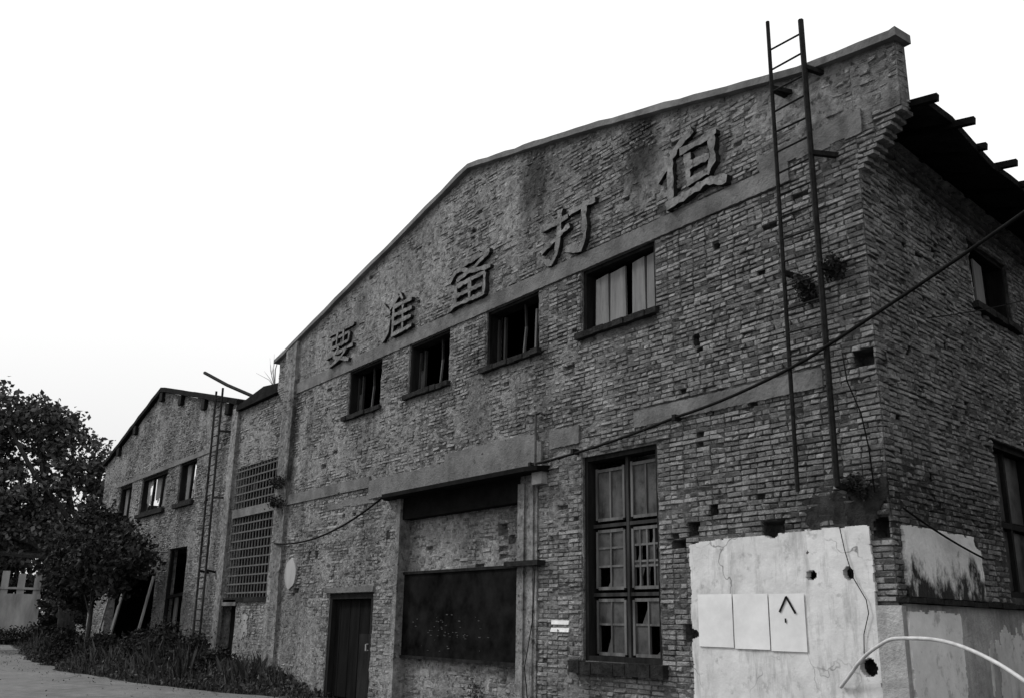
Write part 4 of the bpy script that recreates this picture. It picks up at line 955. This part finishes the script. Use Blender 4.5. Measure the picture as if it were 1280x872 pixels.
tree('background_tree', 'dark tree crown rising behind the white boundary wall', 'tree', (-68, 2.0, 0), [((0, 0, 0), .3), ((0, 0, 4), .2), ((0, 0, 7), .1)], [([(0, 0, 2), (0, y * .5, z * .6), (0, y, z)], .1) for y, z in ((-2, 6), (2, 6), (0, 8))],
     [(0, -4, 5.4, 2.6), (0, -1.5, 4.4, 2.3), (0, 1.5, 4.6, 2.4), (0, -2.5, 7.6, 2.4), (0, 1, 7.6, 2.4), (0, 4, 5.0, 2.4), (0, -5, 3.0, 2.3), (0, 3.5, 3.0, 2.4), (0, 0, 2.6, 2.2)], 16000, .36, 'bushleaf', 77, .7)
for k, (yy, lab) in enumerate(((-4.0, 'low dark hedge clump hiding the foot of the boundary wall, out at the frame edge'), (-1.2, 'low dark hedge clump hiding the foot of the boundary wall, middle one'), (1.6, 'low dark hedge clump hiding the foot of the boundary wall, nearest the bush'))):
    tree('hedge_clump', lab, 'hedge', (-55.4 + .2 * yy, yy, 0), [((0, 0, 0), .04), ((0, 0, .6), .02)], [], [(0, 0, .45, .6), (0, -.9, .4, .55), (0, .9, .4, .55), (.3, .3, .6, .4)], 3000, .13, 'bushleaf', 90 + k, .3, 'hedge clumps before the boundary wall')
# slim shrub tree in front of the wing
lobes = [(0, 0, 4.9, .95), (-1.2, -.3, 4.6, .9), (1.2, 0, 4.5, .9), (2.3, .1, 4.2, .8), (3.3, .1, 4.1, .6), (.5, -.3, 3.7, .9), (1.8, -.3, 3.6, .7), (-1.5, -.2, 3.6, .9), (-.4, -.1, 5.6, .6), (4.0, .2, 3.8, .45), (2.9, 0, 3.3, .6), (-2.6, 0, 4.0, .9), (-2.6, 0, 3.0, .8)]
lobes = [(x, y, z * .84, r) for x, y, z, r in lobes]
limbs = [([(.02, 0, 1.3 + .25 * i), (x * .35 + .1, y * .5 - .1, z * .62), (x * .8, y, z * .93)], .035) for i, (x, y, z, r) in enumerate(lobes[:5])]
tree('shrub_tree', 'low spreading dark shrub tree in front of the wing openings', 'tree', (-28.7, -1.5, 0), [((0, 0, 0), .09), ((.05, 0, 1.4), .07), ((0, 0, 2.9), .045)], limbs, lobes, 19000, .17, 'bushleaf', 9, .42)
# dark bushes filling the gap between tree and wing
for k, (p, L, n, lab) in enumerate((((-39.0, 1.9, 0), [(0, 0, 1.2, 1.3), (.5, .8, 2.4, 1.2), (0, -.6, 2.0, 1.1), (.2, 0, 3.6, 1.1), (.1, -.6, 3.3, 1.0), (-.2, 1.0, 4.3, .9)], 9000, 'dense dark bush standing at the left end of the wing'), ((-50.5, 1.7, 0), [(0, 0, .8, 1.0), (0, .9, 1.6, 1.0), (.2, .2, 2.2, .8), (0, 1.4, 2.8, 1.0)], 6000, 'dense dark bush at the right end of the white boundary wall'), ((-43.5, 4.2, 0), [(0, 0, 1.0, 1.3), (.4, 1.4, 1.6, 1.3), (0, -1.4, 1.3, 1.2), (.2, .6, 2.9, 1.2), (0, -.8, 2.8, 1.1)], 8000, 'dense dark bush under the tall tree, right of the boundary wall'))):
    tree('dark_bush', lab, 'bush', p, [((0, 0, 0), .07), ((0, 0, 1.5), .04)], [([(0, 0, .3), (x * .6, y * .6, z * .6), (x, y, z)], .03) for x, y, z, r in L], L, n, .2, 'bushleaf', 30 + k, .4, 'dark bushes left of the wing')
# leafy clumps along the wing wall
cl = [(-22.3, -.9, 1.15, .75, 'round dark leafy shrub hiding the foot of the slim far ladder'), (-20.6, -.75, .95, .6, 'dark leafy shrub in front of the small dark link doorway'), (-24.2, -1.0, .9, .8, 'bushy shrub before the tall wing doorway'), (-18.9, -.65, .55, .5, 'small low shrub under the white splash on the link wall'), (-26.8, -1.5, .75, .7, 'low bushy clump before the grey leaning board'), (-30.2, -1.9, .85, .8, 'low grassy clump in front of the wide grey board')]
for k, (x, y, h, r, lab) in enumerate(cl):
    rr = np.random.RandomState(60 + k); t = empty('shrub', (x, y, 0), lab, 'shrub', 'shrubs along the foot of the wing')
    L = [(0, 0, h * .55, r * .7), (r * .6, .1, h * .4, r * .5), (-r * .6, -.1, h * .4, r * .5), (.1, 0, h * .95, r * .5)]
    for i in range(5): MB().tube([(0, 0, 0), (prg.uniform(-.3, .3) * r, prg.uniform(-.2, .2), h * .6), (prg.uniform(-.7, .7) * r, prg.uniform(-.3, .3), h * 1.1)], [.018, .012, .005], 5).build('stem', M['bark'], t)
    foliage('foliage', crown_points(L, 3600, rr, .30), .11, 'bushleaf', t, rr)
# weeds: grass blades and low leaves between wall and road
def weeds():
    rr = np.random.RandomState(8); V = []; F = []; C = []
    for _ in range(30000):
        x = rr.uniform(-60, -13.6) if rr.rand() < .5 else rr.uniform(-34, -14.5)
        e = road_edge(x); back = .25 if x > -37 else e + 3.5
        if x > -11: back = -.05
        y = e + (back - e) * rr.rand() ** .8 + .05
        if fbm(np.array([x * .7]), np.array([y * .9]))[0] < .40: continue
        sz = min(1.0, max(.25, (y - e) / 1.2 + .2)) * min(1.0, max(.16, (-13.6 - x) / 3.2))
        if rr.rand() < .45: C.append((x, y, .04 + rr.rand() ** 2 * .55 * sz))
        else:
            h = (.2 + .5 * rr.rand()) * sz * (.35 + 2.6 * max(0, float(fbm(np.array([x * 1.1 + 7]), np.array([y * 1.1]))[0]) - .28)); w = .012 + .012 * rr.rand(); a = rr.uniform(0, 6.28); b = rr.uniform(0, 6.28); ln = h * .5 * rr.rand()
            k = len(V); V += [(x - w * math.cos(a), y - w * math.sin(a), -.03), (x + w * math.cos(a), y + w * math.sin(a), -.03), (x + ln * .4 * math.cos(b) + w * .6, y + ln * .4 * math.sin(b), h * .6), (x + ln * math.cos(b), y + ln * math.sin(b), h)]
            F += [(k, k + 1, k + 2), (k, k + 2, k + 3)]
    v2, f2 = leaf_mesh(np.array(C), .10, rr, .35); k = len(V); V += v2.tolist(); F += (f2 + k).tolist()
    me = bpy.data.meshes.new('weeds'); me.from_pydata(V, [], F); me.update(); link('weeds', me, M['weed'], kind='stuff')
weeds()
def litter():
    rr = np.random.RandomState(18); C = []
    for _ in range(420):
        x = rr.uniform(-45, -8); e = road_edge(x); y = e - abs(rr.normal(0, 1.1)); C.append((x, y, .012))
    foliage('leaf_litter', C, .045, 'weed', None, rr, flat=.95, kind='stuff')
litter()
# plants rooted in the masonry
def tuft(name, lab, loc, N, spread, h, mat, seed, leaf=.06, nl=500, droop=.3, cat='plant'):
    rr = np.random.RandomState(seed); t = empty(name, loc, lab, cat); C = []
    for i in range(N):
        a = rr.uniform(-1, 1); e = (a * spread, -abs(rr.normal(0, .08)) - .03, h * (.4 + .6 * rr.rand())); m = (e[0] * .4, -.08, e[2] * .55)
        MB().tube([(0, .03, 0), m, e], [.012, .008, .003], 4).build('stem', M['dry' if mat == 'dry' else 'bark'], t)
        for _ in range(nl // N):
            q = rr.rand(); p = Vector(m).lerp(Vector(e), q * 1.1) + Vector(rr.normal(0, .05, 3)); C.append((p.x, min(p.y, -.02), p.z - droop * abs(p.x)))
    if nl: foliage('foliage', C, leaf, mat, t, rr)
    return t
tuft('wall_weed', 'dark weed tuft rooted in the bricks between the ladder rails', FRONT(-.86, 5.35, 0), 7, .16, .42, 'bushleaf', 3)
tuft('wall_weed', 'dark weed tuft rooted in the bricks right of the ladder', FRONT(-.44, 5.55, 0), 7, .2, .3, 'bushleaf', 5)
tuft('wall_weed', 'small dark weed growing at the foot of the ladder rail', FRONT(-.42, 3.02, 0), 5, .2, .2, 'bushleaf', 6, nl=300)
tuft('wall_weed', 'straggly dark weed rooted where the pilaster meets the lattice window', FRONT(-16.8, 4.7, .1), 8, .4, .35, 'bushleaf', 7, .07, 260)
tuft('wall_weed', 'second straggly weed lower on the pilaster by the lattice window', FRONT(-16.7, 4.25, .1), 8, .55, .3, 'bushleaf', 8, .07, 260)
tuft('dry_weed', 'dry bare stems standing on the link roof against the sky', (-18.9, .3, 7.75), 12, .55, 1.0, 'dry', 9, nl=0)
tuft('climbing_weed', 'thin dry creeper at the foot of the bricked-up gateway', (-8.0, .18, 0), 6, .35, .9, 'bushleaf', 12, .05, 120)
